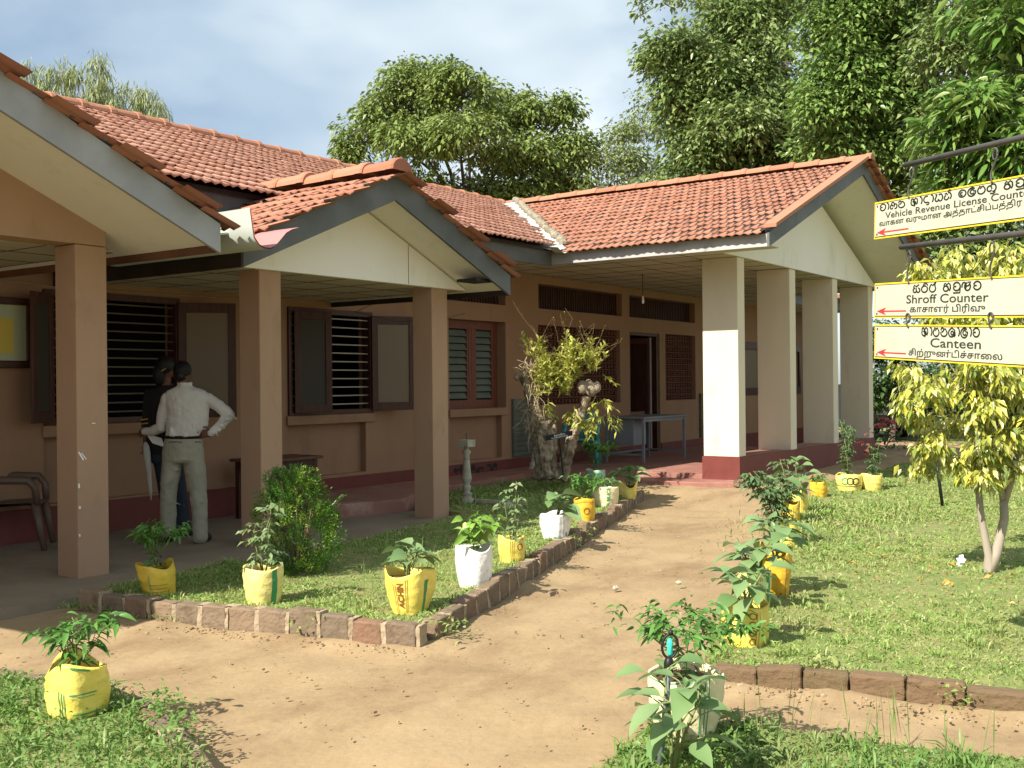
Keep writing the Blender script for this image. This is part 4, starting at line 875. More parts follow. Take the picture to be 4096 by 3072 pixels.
# ------------------------------------------------------------------ lettering by strokes (Sinhala) and by font (English, Tamil)
def arc(cx, cy, rx, ry, a0, a1, n=9): return [(cx+rx*math.cos(math.radians(a0+(a1-a0)*i/n)), cy+ry*math.sin(math.radians(a0+(a1-a0)*i/n))) for i in range(n+1)]
VA = [arc(.5, .5, .45, .46, 165, -165, 16), [(.07, .38), (.2, .52), (.45, .5)]]
AA = [[(.02, .95), (.2, .97)]+arc(.1, .5, .25, .46, 60, -70, 8)]
SIN = {'va': (1, VA), 'aa': (.42, AA), 'sp': (.6, []),
 'ha': (1.15, [arc(.27, .33, .2, .28, 20, 340, 10), [(.46, .42), (.2, .72), (.35, .95), (.6, .9), (.7, .6), (.62, .3)], arc(.85, .36, .24, .33, 170, -120, 9)]),
 'na': (1.1, [arc(.3, .74, .2, .2, 200, -60, 8)+[(.2, .5)], arc(.55, .38, .47, .36, 160, 400, 12)+[(.72, .85), (.55, .78)]]),
 'a': (1.2, [arc(.25, .7, .18, .22, 200, -80, 8), arc(.4, .38, .35, .34, 140, 330, 10), [(.55, -.12), (.58, .4), (.5, .75), (.7, .95), (.95, .8), (1.0, .4), (.85, .1)], arc(.62, .36, .14, .14, 0, 360, 8)]),
 'da': (.95, [arc(.45, .52, .38, .42, 60, 300, 12), [(.62, .14), (.85, .0), (.7, -.2), (.45, -.14)]]),
 'ya': (1.15, [[(.1, .9), (.3, .92), (.2, .55)], arc(.32, .3, .24, .28, 120, 360, 8), arc(.8, .45, .28, .44, 210, 470, 12)+[(.55, .8)]]),
 'm': (1.1, [arc(.35, .3, .28, .28, 100, 380, 10), [(.1, .75), (.35, .85), (.5, .6)], arc(.62, .45, .36, .44, -60, 100, 8), [(.5, 1.0), (.7, 1.2), (.95, 1.15), (.75, 1.02)]]),
 'ba': (1.05, [arc(.5, .45, .45, .44, 130, 410, 14), [(.2, .8), (.45, .9), (.78, .8)], arc(.45, .42, .18, .18, 60, 300, 8)]),
 'la': (1.1, [arc(.52, .42, .48, .5, 60, 380, 14), arc(.58, .45, .24, .26, 0, 330, 10), [(.3, .85), (.6, 1.0), (.9, .8)]]),
 'pa': (1.05, [arc(.5, .42, .45, .42, 150, 395, 12)+[(.7, .9), (.45, .82)], [(.12, .62), (.3, .95), (.5, .8), (.35, .62)]]),
 'tra': (1.15, [arc(.32, .45, .28, .32, 90, 330, 10), [(.3, .8), (.5, .7), (.6, .4)], arc(.72, .5, .36, .44, 140, -100, 10), [(.4, -.12), (.75, -.2), (1.0, .02)]]),
 'ka': (1.2, [arc(.4, .32, .34, .3, 30, 380, 12), [(.1, .65), (.3, .95), (.5, .75), (.72, .95), (.95, .75), (1.0, .35), (.85, .05)], [(.45, .7), (.72, .3)]]),
 'vu': (1.05, VA+[[(.95, .45), (.92, -.2), (.1, -.22), (.1, -.15)]]),
 'lu': (1.3, [arc(.28, .5, .26, .42, -60, 200, 10), arc(.72, .45, .36, .44, 100, 400, 12), [(.6, .5), (.85, .55), (1.1, .95), (.7, .9)]]),
 'sa': (1.1, [arc(.3, .28, .24, .26, 80, 360, 9), arc(.78, .28, .24, .26, 180, 450, 9), [(.1, .6), (.25, .9), (.5, .7), (.9, .95)], [(.5, .3), (.5, .55)]]),
 'ra': (1.0, [arc(.48, .38, .42, .38, 60, 410, 14), [(.3, .75), (.4, 1.0), (.75, 1.02), (.95, .8)]]),
 'p': (1.1, [arc(.5, .4, .42, .4, 150, 395, 12)+[(.8, .85), (.9, 1.15)], [(.12, .6), (.3, .9), (.52, .75), (.7, .9), (.95, 1.15)]]),
 'sha': (1.2, [arc(.5, .42, .45, .44, 120, 380, 12), arc(.6, .4, .2, .2, 0, 360, 8), [(.25, .8), (.55, .95), (.95, .7), (1.05, .15), (.85, .0)]]),
 'u': (.9, [arc(.45, .28, .32, .28, 100, 420, 12), arc(.5, .78, .22, .22, -120, 150, 9)]), 'dda': (1.05, [arc(.5, .45, .45, .44, 130, 410, 14), [(.2, .8), (.45, .9), (.5, .5), (.78, .4)]]),
 'ae': (.4, [[(.1, .9), (.3, .6), (.1, .4), (.3, .1)]])}
SIN['ddi'] = (1.05, SIN['dda'][1]+[arc(.55, 1.0, .3, .2, 0, 180, 6)])
def strokes(word, th=.17):
    """word -> (V, F, width) in units of the letter height, baseline at 0"""
    V, Fs, x = [], [], 0
    for gph in word:
        w, ss = SIN[gph]
        for s in ss:
            p = np.array(s, float)+[x, 0]; t = np.gradient(p, axis=0); t /= np.linalg.norm(t, axis=1)[:, None]+1e-9; q = np.column_stack([-t[:, 1], t[:, 0]])*th/2
            n = len(V); V += [a for pr in zip(p+q, p-q) for a in pr]; Fs += [(n+2*i, n+2*i+1, n+2*i+3, n+2*i+2) for i in range(len(p)-1)]
        x += w+.10
    return np.array(V), Fs, x-.1
# hanging direction signs
SD = np.array([.66, .75, .06]); SD /= np.linalg.norm(SD)   # along the arm, near end -> far end
SX = -SD                                                     # reading direction, far end first
SU = np.array([0, 0, 1.0])-SX*SX[2]; SU /= np.linalg.norm(SU); SN = np.cross(SX, SU)  # SN faces the viewer
SIGNY, SIGNK, SIGNG, SIGNR = mat('sign_yellow', (.80,.56,.03), rough=.45), mat('sign_black', (.012,.02,.015), rough=.5), mat('sign_lettering', (.03,.04,.035), rough=.6), mat('sign_red', (.60,.035,.04), rough=.5)
SIGNW = mat('sign_white', (.49,.485,.39), (.45,.44,.345), rough=.45, scale=6, c3=(.36,.33,.22), s3=9, lo3=.60, hi3=.80)
def sign_board(o_px, h, ln, label, lines, arrow):
    o = np.array(o_px); root = empty('direction_sign', o, label, 'sign', 'hanging direction signs')
    pt = lambda u, v, off=0: o+SX*u+SU*v+SN*off        # u from the far end, v from the bottom
    rect = lambda b_, u0, v0, u1, v1, off, t: b_.prism([pt(u0, v0, off), pt(u1, v0, off), pt(u1, v1, off), pt(u0, v1, off)], SN*t)
    b_ = MB(); rect(b_, 0, 0, ln, h, -.012, .012); b_.build('frame', SIGNY, root)
    b_ = MB(); rect(b_, .007, .007, ln-.007, h-.007, .0, .001); b_.build('border', SIGNK, root)
    b_ = MB(); rect(b_, .011, .011, ln-.011, h-.011, .001, .001); b_.build('panel', SIGNW, root)
    for kind, body, u0, u1, v0, hh in lines:
        b_ = MB()
        if kind == 'si': V, Fs, wd = strokes(body); s = (u1-u0)/wd; V = V*[s, hh]
        else:
            V, Fs = text_mesh(body, 1.0, .008 if kind == 'en' else .012); lo, hi = V.min(0), V.max(0); V = (V-[lo[0], 0, 0])*[(u1-u0)/(hi[0]-lo[0]), hh/.7, 1]
        b_.add([pt(u0+q[0], v0+q[1], .0035) for q in V], Fs); b_.build('lettering', SIGNG if kind != 'si' else SIGNK, root)
    b_ = MB()
    for u in (.03, ln-.03):
        for v_ in (.022, h-.022): b_.obox(pt(u, v_, .003), SX*.004, SU*.004, SN*.002)
    b_.build('bolts', M['iron'], root)
    u0, u1, v = arrow; b_ = MB(); b_.add([pt(u, vv, .0035) for u, vv in ((u0+.05, v-.003), (u1, v-.003), (u1, v+.003), (u0+.05, v+.003))], [(0,1,2,3)])
    b_.add([pt(u, vv, .0037) for u, vv in ((u0, v), (u0+.08, v-.019), (u0+.056, v), (u0+.08, v+.019))], [(0,1,2), (0,2,3)]); b_.build('arrow', SIGNR, root)
    return root
far = atd(1888, 612, 5.5); fx = far[:2]
def far_at(py): q = atd(1888, py, 5.5); return q
LN = 1.36
s1 = sign_board(far_at(517), .185, LN, 'topmost hanging sign reading Vehicle Revenue License Counter with a red arrow', [
    ('si', ['va','aa','ha','na','sp','a','aa','da','aa','ya','m','sp','ba','la','pa','tra','sp','ka','vu','lu','va'], .05, 1.24, .136, .036), ('en', 'Vehicle Revenue License Counter', .10, 1.16, .096, .031), ('ta', 'வாகன வருமான அத்தாட்சிப்பத்திர பிரிவு', .05, 1.30, .062, .024)], (.03, .30, .030))
s2 = sign_board(far_at(687), .175, LN, 'middle hanging sign reading Shroff Counter with a red arrow', [
    ('si', ['sa','ra','p','sp','ka','vu','lu','va'], .33, .83, .120, .040), ('en', 'Shroff Counter', .28, .88, .070, .040), ('ta', 'காசாளர் பிரிவு', .31, .86, .028, .028)], (.03, .28, .034))
s3 = sign_board(far_at(774), .172, LN, 'lowest hanging sign reading Canteen with a red arrow', [
    ('si', ['a','aa','pa','na','sha','aa','la','aa','va'], .40, .82, .119, .042), ('en', 'Canteen', .47, .83, .069, .042), ('ta', 'சிற்றுண்டிச்சாைல', .30, .97, .026, .028)], (.03, .28, .032))
post = empty('sign_post', far_at(530)+SX*1.75-np.array([0, 0, 1.9]), 'black iron post with two horizontal pipe arms carrying the hanging signs', 'sign post')
pb = far_at(540)+SX*1.75; MB().tube([(pb[0], pb[1], -.1), (pb[0], pb[1], 2.85)], .03, 12).build('post', M['iron'], post, smooth=True)
for p0, p1 in (((1955, 357), (2212, 302)), ((1946, 534), (2212, 501))):
    A_, dA = atd(*p0, 5.25), None; e = A_+SX*1.62
    MB().tube([A_, e], .0135, 10).build('arm', M['iron'], post, smooth=True)
def links(root, top, bot):
    """chain of an eye and S hooks from the arm to the board"""
    b_ = MB(); d = bot-top; L_ = np.linalg.norm(d); n = 26
    q = np.linspace(0, 1, 18); P = [top+d*t+SX*.014*math.sin(t*2*math.pi*1.0) for t in q]; b_.tube(P, .0042, 6)
    b_.tube([top+d*.22+SX*.016*math.cos(a)+norm(d[None])[0]*.022*math.sin(a) for a in np.linspace(0, 6.283, 16)], .004, 6); b_.build('hook', M['iron'], root, smooth=True)
for sb, v, (p0, ) , us in ((s1, .185, (((1955, 357)),), (.30, .90)), (s2, .175, (((1946, 534)),), (.30, .90))):
    o = np.array(sb.location); A_ = atd(*p0, 5.25)
    for u in us:
        bt = o+SX*u+SU*(v-.012)+SN*.004; t_ = A_+SX*(np.dot(bt-A_, SX)); links(sb, t_+np.array([0, 0, -.01]), bt)
for u in (.30, .90):
    o2, o3 = np.array(s2.location), np.array(s3.location); links(s3, o2+SX*u+SU*.012+SN*.006, o3+SX*u+SU*.16+SN*.006)
# plate lettering
root = bpy.data.objects['plant_sign']; ux = a1-a0; uy = a0-a3
V, Fs, wd = strokes(['u','dda','va','ae','ddi','ya','aa'], .17); b = MB(); b.add([a3+ux*(.30+.42*x/wd)+uy*(.46+.36*y)-FWD*.004 for x, y in V], Fs); b.build('lettering', M['paper'], root)
V, Fs = text_mesh('Arundia-graminifolia', 1.0, .01); V = V/[V[:, 0].max(), .72, 1]; b = MB(); b.add([a3+ux*(.20+.62*x)+uy*(.14+.26*y)-FWD*.004 for x, y, _ in V], Fs); b.build('lettering', M['paper'], root)

# ------------------------------------------------------------------ balusters, stones, desk, chairs, boards
BAL = [(.085, 0), (.085, .06), (.06, .075), (.055, .11), (.072, .125), (.03, .15), (.05, .19), (.05, .22), (.033, .245), (.062, .30), (.06, .33), (.036, .54), (.036, .555), (.045, .56), (.03, .585), (.058, .64), (.028, .665), (.03, .70)]
bm = mat('aged_concrete', (.30,.29,.21), (.40,.38,.30), rough=.95, scale=9, bump=.3, c3=(.16,.17,.10), s3=6, lo3=.55, hi3=.7)
def baluster(p, ang, axis, label):
    root = empty('baluster', p, label, 'baluster', 'old concrete balusters by the wall'); rot = Matrix.Rotation(ang, 4, Vector(axis))
    b_ = MB().lathe(BAL, (0, 0, 0), 14); b2 = MB().box((-.078, -.078, .70), (.078, .078, .785)).box((-.095, -.095, -.05), (.095, .095, .0))
    b3 = MB().tube([(0, 0, .785), (.004, 0, .86)], .006, 5)
    for q, nm, mm_ in ((b_, 'shaft', bm), (b2, 'cap', bm), (b3, 'spike', M['iron'])):
        q.v = [tuple(np.array(p)+np.array(rot @ Vector(x))) for x in q.v]; q.build(nm, mm_, root, smooth=nm == 'shaft')
baluster(ground(1868, 2016, .1), 0, (0, 0, 1), 'upright weathered concrete baluster standing in the grass near the end pillar')
baluster(at(2116, 1905, 17.35), R(17), tuple(FWD), 'tilted concrete baluster leaning against the left side of the stump')
r = np.random.default_rng(31)
def rock(p, s, label, seed, grp=None):
    rr_ = np.random.default_rng(seed); b_ = MB().ball(p, s, 9, 6); b_.v = [tuple(np.array(v)+rr_.normal(0, min(s)*.14, 3)) for v in b_.v]; o = b_.build('stone', bm, smooth=False); tag(o, label, 'stone', grp)
rock(ground(2022, 2030, .12), (.13, .10, .07), 'grey stone lying in the grass beyond the straggly tomato sack', 1)
rock(ground(2075, 1910, .14), (.14, .08, .05), 'pale broken stone in the grass at the foot of the stump', 2)
rock(ground(2462, 2352, .015), (.028, .022, .02), 'small brown stone lying on the dirt path', 3)
rock(ground(2715, 2330, .015), (.022, .02, .016), 'small stone on the dirt path beside the lawn edge sacks', 4)
b = MB(); q0, q1 = ground(1900, 2010, .12), ground(2110, 2022, .12); b.prism([q0, q1, q1+np.array([.05, .08, 0]), q0+np.array([.05, .08, 0])], (0, 0, .04)); tag(b.build('edging_slab', bm), 'short flat concrete edging laid in the grass beside the baluster', 'edging')
# steel desk
dk = empty('steel_desk', (17, 9, .205), 'blue grey steel desk with a drawer box standing on the red verandah floor', 'desk')
X0, X1, Y0, Y1 = 16.12, 17.70, 8.62, 9.38
MB().box((X0-.03, Y0-.03, .955), (X1+.03, Y1+.03, .985)).build('desk_top', M['steel'], dk, bevel=.004)
for x in (X0, X1-.04):
    for y in (Y0, Y1-.04): MB().box((x, y, .205), (x+.04, y+.04, .955)).build('leg', M['steel'], dk)
MB().box((X0+.005, Y0+.04, .33), (X0+.03, Y1-.04, .36)).box((X1-.03, Y0+.04, .33), (X1-.005, Y1-.04, .36)).box((X0+.04, Y1-.03, .33), (X1-.04, Y1-.005, .36)).box((X0+.04, Y0+.01, .9), (X1-.04, Y0+.025, .955)).build('stretcher', M['steel'], dk)
MB().box((X0+.042, Y0+.22, .50), (X0+.5, Y1-.045, .953)).build('drawer_box', M['steel'], dk, bevel=.004)
# dark wooden table behind the pillar
tb = empty('wooden_table', (8.75, 9.45, .05), 'small dark wooden table against the wall behind the shrub and pillar', 'table')
MB().box((8.25, 9.2, .70), (9.2, 9.75, .735)).build('table_top', M['brownboard'], tb, bevel=.004)
for x in (8.3, 9.08):
    for y in (9.24, 9.65): MB().box((x, y, .05), (x+.06, y+.06, .70)).build('leg', M['wood'], tb)
MB().box((8.36, 9.245, .58), (9.08, 9.27, .70)).build('apron', M['wood'], tb)
def chair(p, fw, label, m):
    root = empty('plastic_chair', p, label, 'chair', 'plastic chairs on the verandah'); fw = np.array([*fw, 0.0]); fw /= np.linalg.norm(fw); sd = np.array([-fw[1], fw[0], 0]); p = np.array(p, float)
    q = lambda f, s, z: p+fw*f+sd*s+np.array([0, 0, z])
    V = []
    for i, f in enumerate(np.linspace(-.22, .23, 8)):
        for j, s in enumerate(np.linspace(-.23, .23, 8)): V.append(q(f, s*(1+.08*i/7), .44-.02*math.cos(s*6)+.012*(f > .2)*-2+.02*(f+.2)))
    V2 = [v-np.array([0, 0, .022]) for v in V]; Fq = [(i*8+j, i*8+j+1, (i+1)*8+j+1, (i+1)*8+j) for i in range(7) for j in range(7)]; b_ = MB().add(V, Fq); b_.add(V2, Fq)
    b_.tube([q(.23, -.24, .425), q(.235, 0, .43), q(.23, .24, .425)], .02, 8); b_.build('seat', m, root, smooth=True)
    for s in (-1, 1):
        MB().tube([q(.22, s*.235, .43), q(.26, s*.255, .22), q(.30, s*.27, 0)], [.042, .036, .028], 8).build('leg', m, root, smooth=True)
        MB().tube([q(-.20, s*.22, .43), q(-.26, s*.235, .22), q(-.31, s*.25, 0)], [.042, .036, .028], 8).build('leg', m, root, smooth=True)
        MB().tube([q(.24, s*.25, .43), q(.225, s*.275, .58), q(.17, s*.28, .655), q(-.05, s*.275, .665), q(-.27, s*.24, .66)], [.032, .032, .038, .04, .032], 8).build('armrest', m, root, smooth=True)
    b_ = MB().tube([q(-.21, -.2, .43), q(-.29, -.22, .7), q(-.32, -.16, .86), q(-.325, 0, .885), q(-.32, .16, .86), q(-.29, .22, .7), q(-.21, .2, .43)], .022, 8)
    for s in (-.12, -.06, 0, .06, .12): b_.obox(q(-.26, s, .65), sd*.02, fw*-.045+np.array([0, 0, .21]), fw*.005)
    b_.build('backrest', m, root, smooth=True)
cp = ground(150, 2203, .05); fwd_c = np.array([RIGHT[0], RIGHT[1]])
chair((cp[0]-fwd_c[0]*.30+ay[0]*.2, cp[1]-fwd_c[1]*.30+ay[1]*.2, .05), fwd_c*.97+ay[:2]*.25, 'brown plastic armchair on the verandah beside the big left pillar', mat('brown_plastic', (.11,.07,.05), rough=.4))
chair((15.35, 9.35, .205), (-.9, -.4), 'turquoise plastic chair half hidden behind the tree stump', mat('turquoise_plastic_chair', (.03,.30,.30), rough=.4))
nb = empty('notice_board', (5.3, 9.97, 1.8), 'framed notice board with a yellow paper hanging on the left verandah wall', 'notice board')
f = MB(); f.box((4.3, 9.93, 1.76), (5.99, 9.975, 1.83)).box((4.3, 9.93, 2.37), (5.99, 9.975, 2.44)).box((4.3, 9.93, 1.83), (4.37, 9.975, 2.37)).box((5.92, 9.93, 1.83), (5.99, 9.975, 2.37)); f.build('frame', M['wood'], nb, bevel=.01)
MB().box((4.37, 9.955, 1.83), (5.92, 9.972, 2.37)).build('panel', mat('greenish_board', (.40,.42,.28)), nb)
MB().box((5.3, 9.951, 1.90), (5.79, 9.954, 2.24)).build('notice', mat('yellow_paper', (.55,.42,.08)), nb)
cc = np.array([6.04, 9.96, 1.78]); o = MB().tube([cc+np.array([.055*math.cos(a), -.01*math.sin(3*a), .11*math.sin(a)-.06]) for a in np.linspace(0, 6.283, 22)], .011, 6).build('cable_coil', M['black'], smooth=True); tag(o, 'black cable coil hanging beside the notice board', 'cable')
r = np.random.default_rng(8); lp = ground(3845, 2262, .05); V = [lp+np.array([r.normal(0, .02), r.normal(0, .02), .03+.05*r.random()]) for _ in range(12)]
b = MB(); b.ball(lp+np.array([0, 0, .035]), (.03, .03, .045), 8, 6); b.v = [tuple(np.array(v)+r.normal(0, .008, 3)) for v in b.v]; tag(b.build('paper_scrap', M['paper']), 'crumpled white paper scrap lying on the lawn', 'litter')
sk = ground(3772, 2022, .05); tag(MB().tube([sk-np.array([0, 0, .05]), at(3745, 1870, float((sk-CAM)@FWD))+np.array([0, 0, .1])], .02, 8).build('garden_stake', M['black'], smooth=True), 'thin black stake stuck in the lawn beyond the yellow bush', 'stake')

# ------------------------------------------------------------------ people
MS = dict(shirt=mat('white_shirt_cloth', (.60,.57,.53), (.55,.52,.48), rough=.9, scale=5, bump=.2, bscale=30), trousers=mat('grey_green_trouser_cloth', (.34,.325,.25), (.29,.275,.21), rough=.9, scale=6, bump=.2, bscale=30), skin=mat('brown_skin', (.14,.065,.04), (.11,.05,.03), rough=.6, scale=6), hair=mat('black_hair', (.008,.007,.006), rough=.55), blk=mat('black_cloth', (.012,.011,.012), (.018,.017,.018), rough=.9, scale=6), navy=mat('navy_cloth', (.02,.026,.04), (.028,.034,.05), rough=.9, scale=6), shoe=mat('black_shoe', (.01,.01,.012), rough=.35), gold=mat('yellow_braid', (.55,.34,.04)))
PXM = lambda d: F_PX/d*1.8433
def Pz(x, y, d): return at(500+x/1.8433, 1350+y/1.8433, d)
def loft(b_, rings, d, n=18):
    V = []
    for (cx, y, hw, hd, dd) in rings:
        c_ = Pz(cx, y, d+dd); V += [c_+RIGHT*hw*math.cos(2*math.pi*k/n)+FWD*hd*math.sin(2*math.pi*k/n) for k in range(n)]
    m = len(rings); b_.add(V, [(i*n+k, i*n+(k+1) % n, (i+1)*n+(k+1) % n, (i+1)*n+k) for i in range(m-1) for k in range(n)]+[tuple(range(n))[::-1], tuple((m-1)*n+k for k in range(n))])
def shoe(b_, p, fw):
    p = np.array(p); fw = np.array([fw[0], fw[1], 0]); fw /= np.linalg.norm(fw)
    b_.capsule(p+np.array([0, 0, .045]), p+fw*.17+np.array([0, 0, .035]), .045, .042, 10); b_.capsule(p+np.array([0, 0, .09]), p+fw*.04+np.array([0, 0, .07]), .042, .04, 10)
def hand(b_, wrist, pd, sd, s=1.0, curl=.5):
    """palm and five bent fingers; pd finger direction, sd across towards the thumb"""
    pd = norm(pd[None])[0]; sd = norm((sd-pd*(sd@pd))[None])[0]; nn = np.cross(pd, sd); pc = wrist+pd*.05*s
    b_.obox(pc, pd*.05*s, sd*.038*s, nn*.013*s)
    for i, L in enumerate((.068, .078, .074, .058)):
        o = wrist+pd*.095*s+sd*(.028-.019*i)*s; q = o+pd*L*.5*s+nn*.010*curl; e = q+(pd*math.cos(curl*1.4)+nn*math.sin(curl*1.4))*L*.5*s; b_.tube([o-pd*.01, q, e], [.0092*s, .0088*s, .007*s], 6)
    o = wrist+pd*.025*s+sd*.035*s; b_.tube([o, o+(pd*.6+sd*.8)*.035*s, o+(pd*.9+sd*.5)*.065*s+nn*.01], [.011*s, .010*s, .008*s], 6)
dM = 10.42
feet = Pz(545, 1520, dM); root_loc = np.array([feet[0], feet[1], .05])
b = MB()                                           # the man's body, head to feet
hc = Pz(425, 262, dM+.02); b.ball(hc, (.078, .088, .108), 16, 12); b.ball(hc-FWD*-.03+np.array([0, 0, -.055])-RIGHT*.012, (.058, .07, .06), 12, 8)
b.capsule(Pz(438, 350, dM), Pz(430, 285, dM+.02), .056, .054)
nose = hc+FWD*.088-RIGHT*.03+np.array([0, 0, -.03]); b.ball(nose, (.014, .018, .018), 8, 6)
for s in (-1, 1): b.ball(hc+RIGHT*.078*s+np.array([0, 0, -.015])-FWD*.005, (.012, .022, .032), 8, 6)
loft(b, [(440, 345, .06, .05, 0), (452, 410, .13, .06, 0), (460, 480, .17, .085, 0), (458, 600, .165, .09, 0), (440, 720, .15, .09, 0), (430, 800, .165, .10, 0), (430, 890, .16, .10, 0)], dM)
for pts in (((360, 860, .085, 0), (330, 1130, .058, .03), (322, 1440, .04, .06)), ((505, 860, .085, 0), (542, 1150, .058, 0), (556, 1470, .04, 0))):
    for a_, c_ in zip(pts[:-1], pts[1:]): b.capsule(Pz(a_[0], a_[1], dM+a_[3]), Pz(c_[0], c_[1], dM+c_[3]), a_[2], c_[2])
for pts in (((308, 460, .040, 0), (268, 655, .042, .04), (150, 690, .03, .16)), ((608, 462, .040, 0), (768, 575, .042, -.02), (632, 703, .03, -.06))):
    for a_, c_ in zip(pts[:-1], pts[1:]): b.capsule(Pz(a_[0], a_[1], dM+a_[3]), Pz(c_[0], c_[1], dM+c_[3]), a_[2], c_[2])
hand(b, Pz(640, 704, dM-.075), -RIGHT+FWD*.12+np.array([0, 0, -.10]), np.array([0, 0, 1.0])-FWD*.1, 1.0, .6)
hand(b, Pz(146, 690, dM+.17), -RIGHT*.7+FWD*.6+np.array([0, 0, -.3]), np.array([0, 0, 1.0])+RIGHT*.1, .95, .8)
man = b.build('person', MS['skin']); bake(man, .0075, 2)
tag(man, 'man seen from behind in white shirt and grey green trousers, hand on his hip', 'person')
def child_of(o): 
    return o
b = MB()
loft(b, [(440, 344, .060, .056, 0), (442, 358, .075, .062, 0), (447, 374, .125, .075, 0), (454, 394, .185, .088, 0), (461, 425, .222, .105, 0), (463, 455, .224, .115, 0), (464, 500, .208, .122, 0), (464, 580, .20, .126, 0), (460, 650, .197, .128, 0), (450, 690, .192, .13, 0), (440, 715, .178, .125, 0), (432, 735, .168, .115, 0)], dM, 24)
for pts in (((308, 450, .056, 0), (280, 560, .056, .02), (266, 665, .054, .04)), ((262, 662, .053, .04), (205, 690, .047, .10), (152, 690, .041, .16)), ((610, 452, .060, 0), (695, 508, .058, -.01), (768, 572, .056, -.02)), ((768, 575, .055, -.02), (705, 645, .05, -.04), (640, 700, .043, -.06))):
    for a_, c_ in zip(pts[:-1], pts[1:]): b.capsule(Pz(a_[0], a_[1], dM+a_[3]), Pz(c_[0], c_[1], dM+c_[3]), a_[2], c_[2], 14)
for k in range(16):                                # folds above the belt and along the sleeves
    x = r.uniform(320, 545); b.capsule(Pz(x, 726, dM-.118), Pz(x+r.normal(0, 18), 690-r.uniform(0, 50), dM-.125), .012, .005, 6)
for k in range(8):
    t = k/7; q = Pz(768-130*t+r.normal(0, 12), 575+125*t, dM-.06-.03); b.capsule(q, q+RIGHT*.05+np.array([0, 0, .03*r.normal()]), .009, .007, 6)
b.tube([Pz(440, 346, dM)+RIGHT*.064*math.cos(a)+FWD*.062*math.sin(a)+np.array([0, 0, .012]) for a in np.linspace(0, 6.283, 20)], .010, 6)
sh = b.build('shirt', MS['shirt'], man); bake(sh, .009, 3, (.075, .020))
b = MB()
loft(b, [(430, 722, .172, .118, 0), (430, 745, .178, .125, 0), (430, 790, .19, .138, 0), (430, 850, .198, .142, 0), (432, 900, .198, .135, 0), (434, 925, .17, .11, 0)], dM, 24)
for pts in (((355, 890, .104, 0), (335, 1010, .092, .01), (322, 1130, .082, .03), (318, 1300, .076, .05), (318, 1425, .073, .06)), ((508, 890, .104, 0), (528, 1010, .092, 0), (542, 1150, .082, 0), (552, 1320, .074, 0), (556, 1470, .072, 0))):
    for a_, c_ in zip(pts[:-1], pts[1:]): b.capsule(Pz(a_[0], a_[1], dM+a_[3]), Pz(c_[0], c_[1], dM+c_[3]), a_[2], c_[2], 14)
for k in range(10):
    t = r.random(); q = Pz((500+50*t) if k % 2 else (350-30*t), 960+460*t, dM-.07); b.capsule(q, q+RIGHT*r.normal(0, .07)+np.array([0, 0, r.normal(0, .03)]), .010, .007, 6)
tr = b.build('trousers', MS['trousers'], man); bake(tr, .010, 3, (.085, .020))
b = MB()
for x0, x1, y in ((322, 420, 772), (516, 560, 772)): b.tube([Pz(x0, y, dM-.152 if x0 < 400 else dM-.145), Pz((x0+x1)/2, y-3, dM-.156 if x0 < 400 else dM-.135), Pz(x1, y+2, dM-.158 if x0 < 400 else dM-.12)], .004, 5)
b.build('pocket_trim', MS['blk'], man)
b = MB(); loft(b, [(432, 722, .181, .128, 0), (432, 744, .183, .130, 0)], dM, 24); b.build('belt', MS['blk'], man, smooth=True)
b = MB(); shoe(b, [*Pz(548, 1515, dM)[:2], .05], FWD*.95+RIGHT*.2); shoe(b, [*Pz(318, 1505, dM+.1)[:2], .05], FWD-RIGHT*.1); so = b.build('shoes', MS['shoe'], man); bake(so, .009, 3)
b = MB(); b.ball(hc+np.array([0, 0, .024])-FWD*.008, (.084, .095, .100), 16, 12); b.ball(hc+np.array([0, 0, -.028])-FWD*.040, (.068, .056, .058), 12, 9); ho = b.build('hair', MS['hair'], man); bake(ho, .008, 2, (.02, .010))
b = MB(); p0 = Pz(150, 705, dM+.26); b.prism([p0, p0+RIGHT*.16+np.array([0, 0, -.05]), p0+RIGHT*.19+np.array([0, 0, -.14]), p0+RIGHT*.07+np.array([0, 0, -.10])], FWD*.003); pp = tag(b.build('paper_sheet', M['paper']), 'folded white paper held in the left hand of the man in the white shirt', 'paper')
# the woman beyond him
dW = 10.98
b = MB(); hw = Pz(310, 225, dW); b.ball(hw, (.076, .086, .105), 14, 10); b.capsule(Pz(300, 340, dW), Pz(306, 270, dW), .05, .05)
b.ball(hw+RIGHT*.07+FWD*.04, (.014, .014, .016), 8, 6)
loft(b, [(300, 350, .055, .05, 0), (295, 400, .15, .08, 0), (285, 500, .16, .1, 0), (285, 650, .13, .09, 0), (300, 800, .16, .11, 0), (310, 900, .15, .1, 0)], dW)
for pts in (((275, 870, .08, 0), (310, 1150, .055, 0), (350, 1440, .038, 0)), ((345, 870, .08, 0), (395, 1150, .055, .02), (432, 1435, .038, .04)), ((180, 420, .042, 0), (165, 600, .038, -.02), (150, 760, .028, -.05)), ((400, 420, .042, 0), (420, 600, .036, .1), (360, 640, .028, .2))):
    for a_, c_ in zip(pts[:-1], pts[1:]): b.capsule(Pz(a_[0], a_[1], dW+a_[3]), Pz(c_[0], c_[1], dW+c_[3]), a_[2], c_[2])
hand(b, Pz(150, 765, dW-.05), np.array([0, 0, -1.0])-RIGHT*.1, FWD*-1.0, .9, .9); hand(b, Pz(358, 645, dW+.2), -RIGHT+np.array([0, 0, -.2]), np.array([0, 0, 1.0]), .9, .5)
wo = b.build('person', MS['skin']); bake(wo, .0085, 2); tag(wo, 'woman in black clothes with yellow sleeve bands standing in the shade beyond the man', 'person')
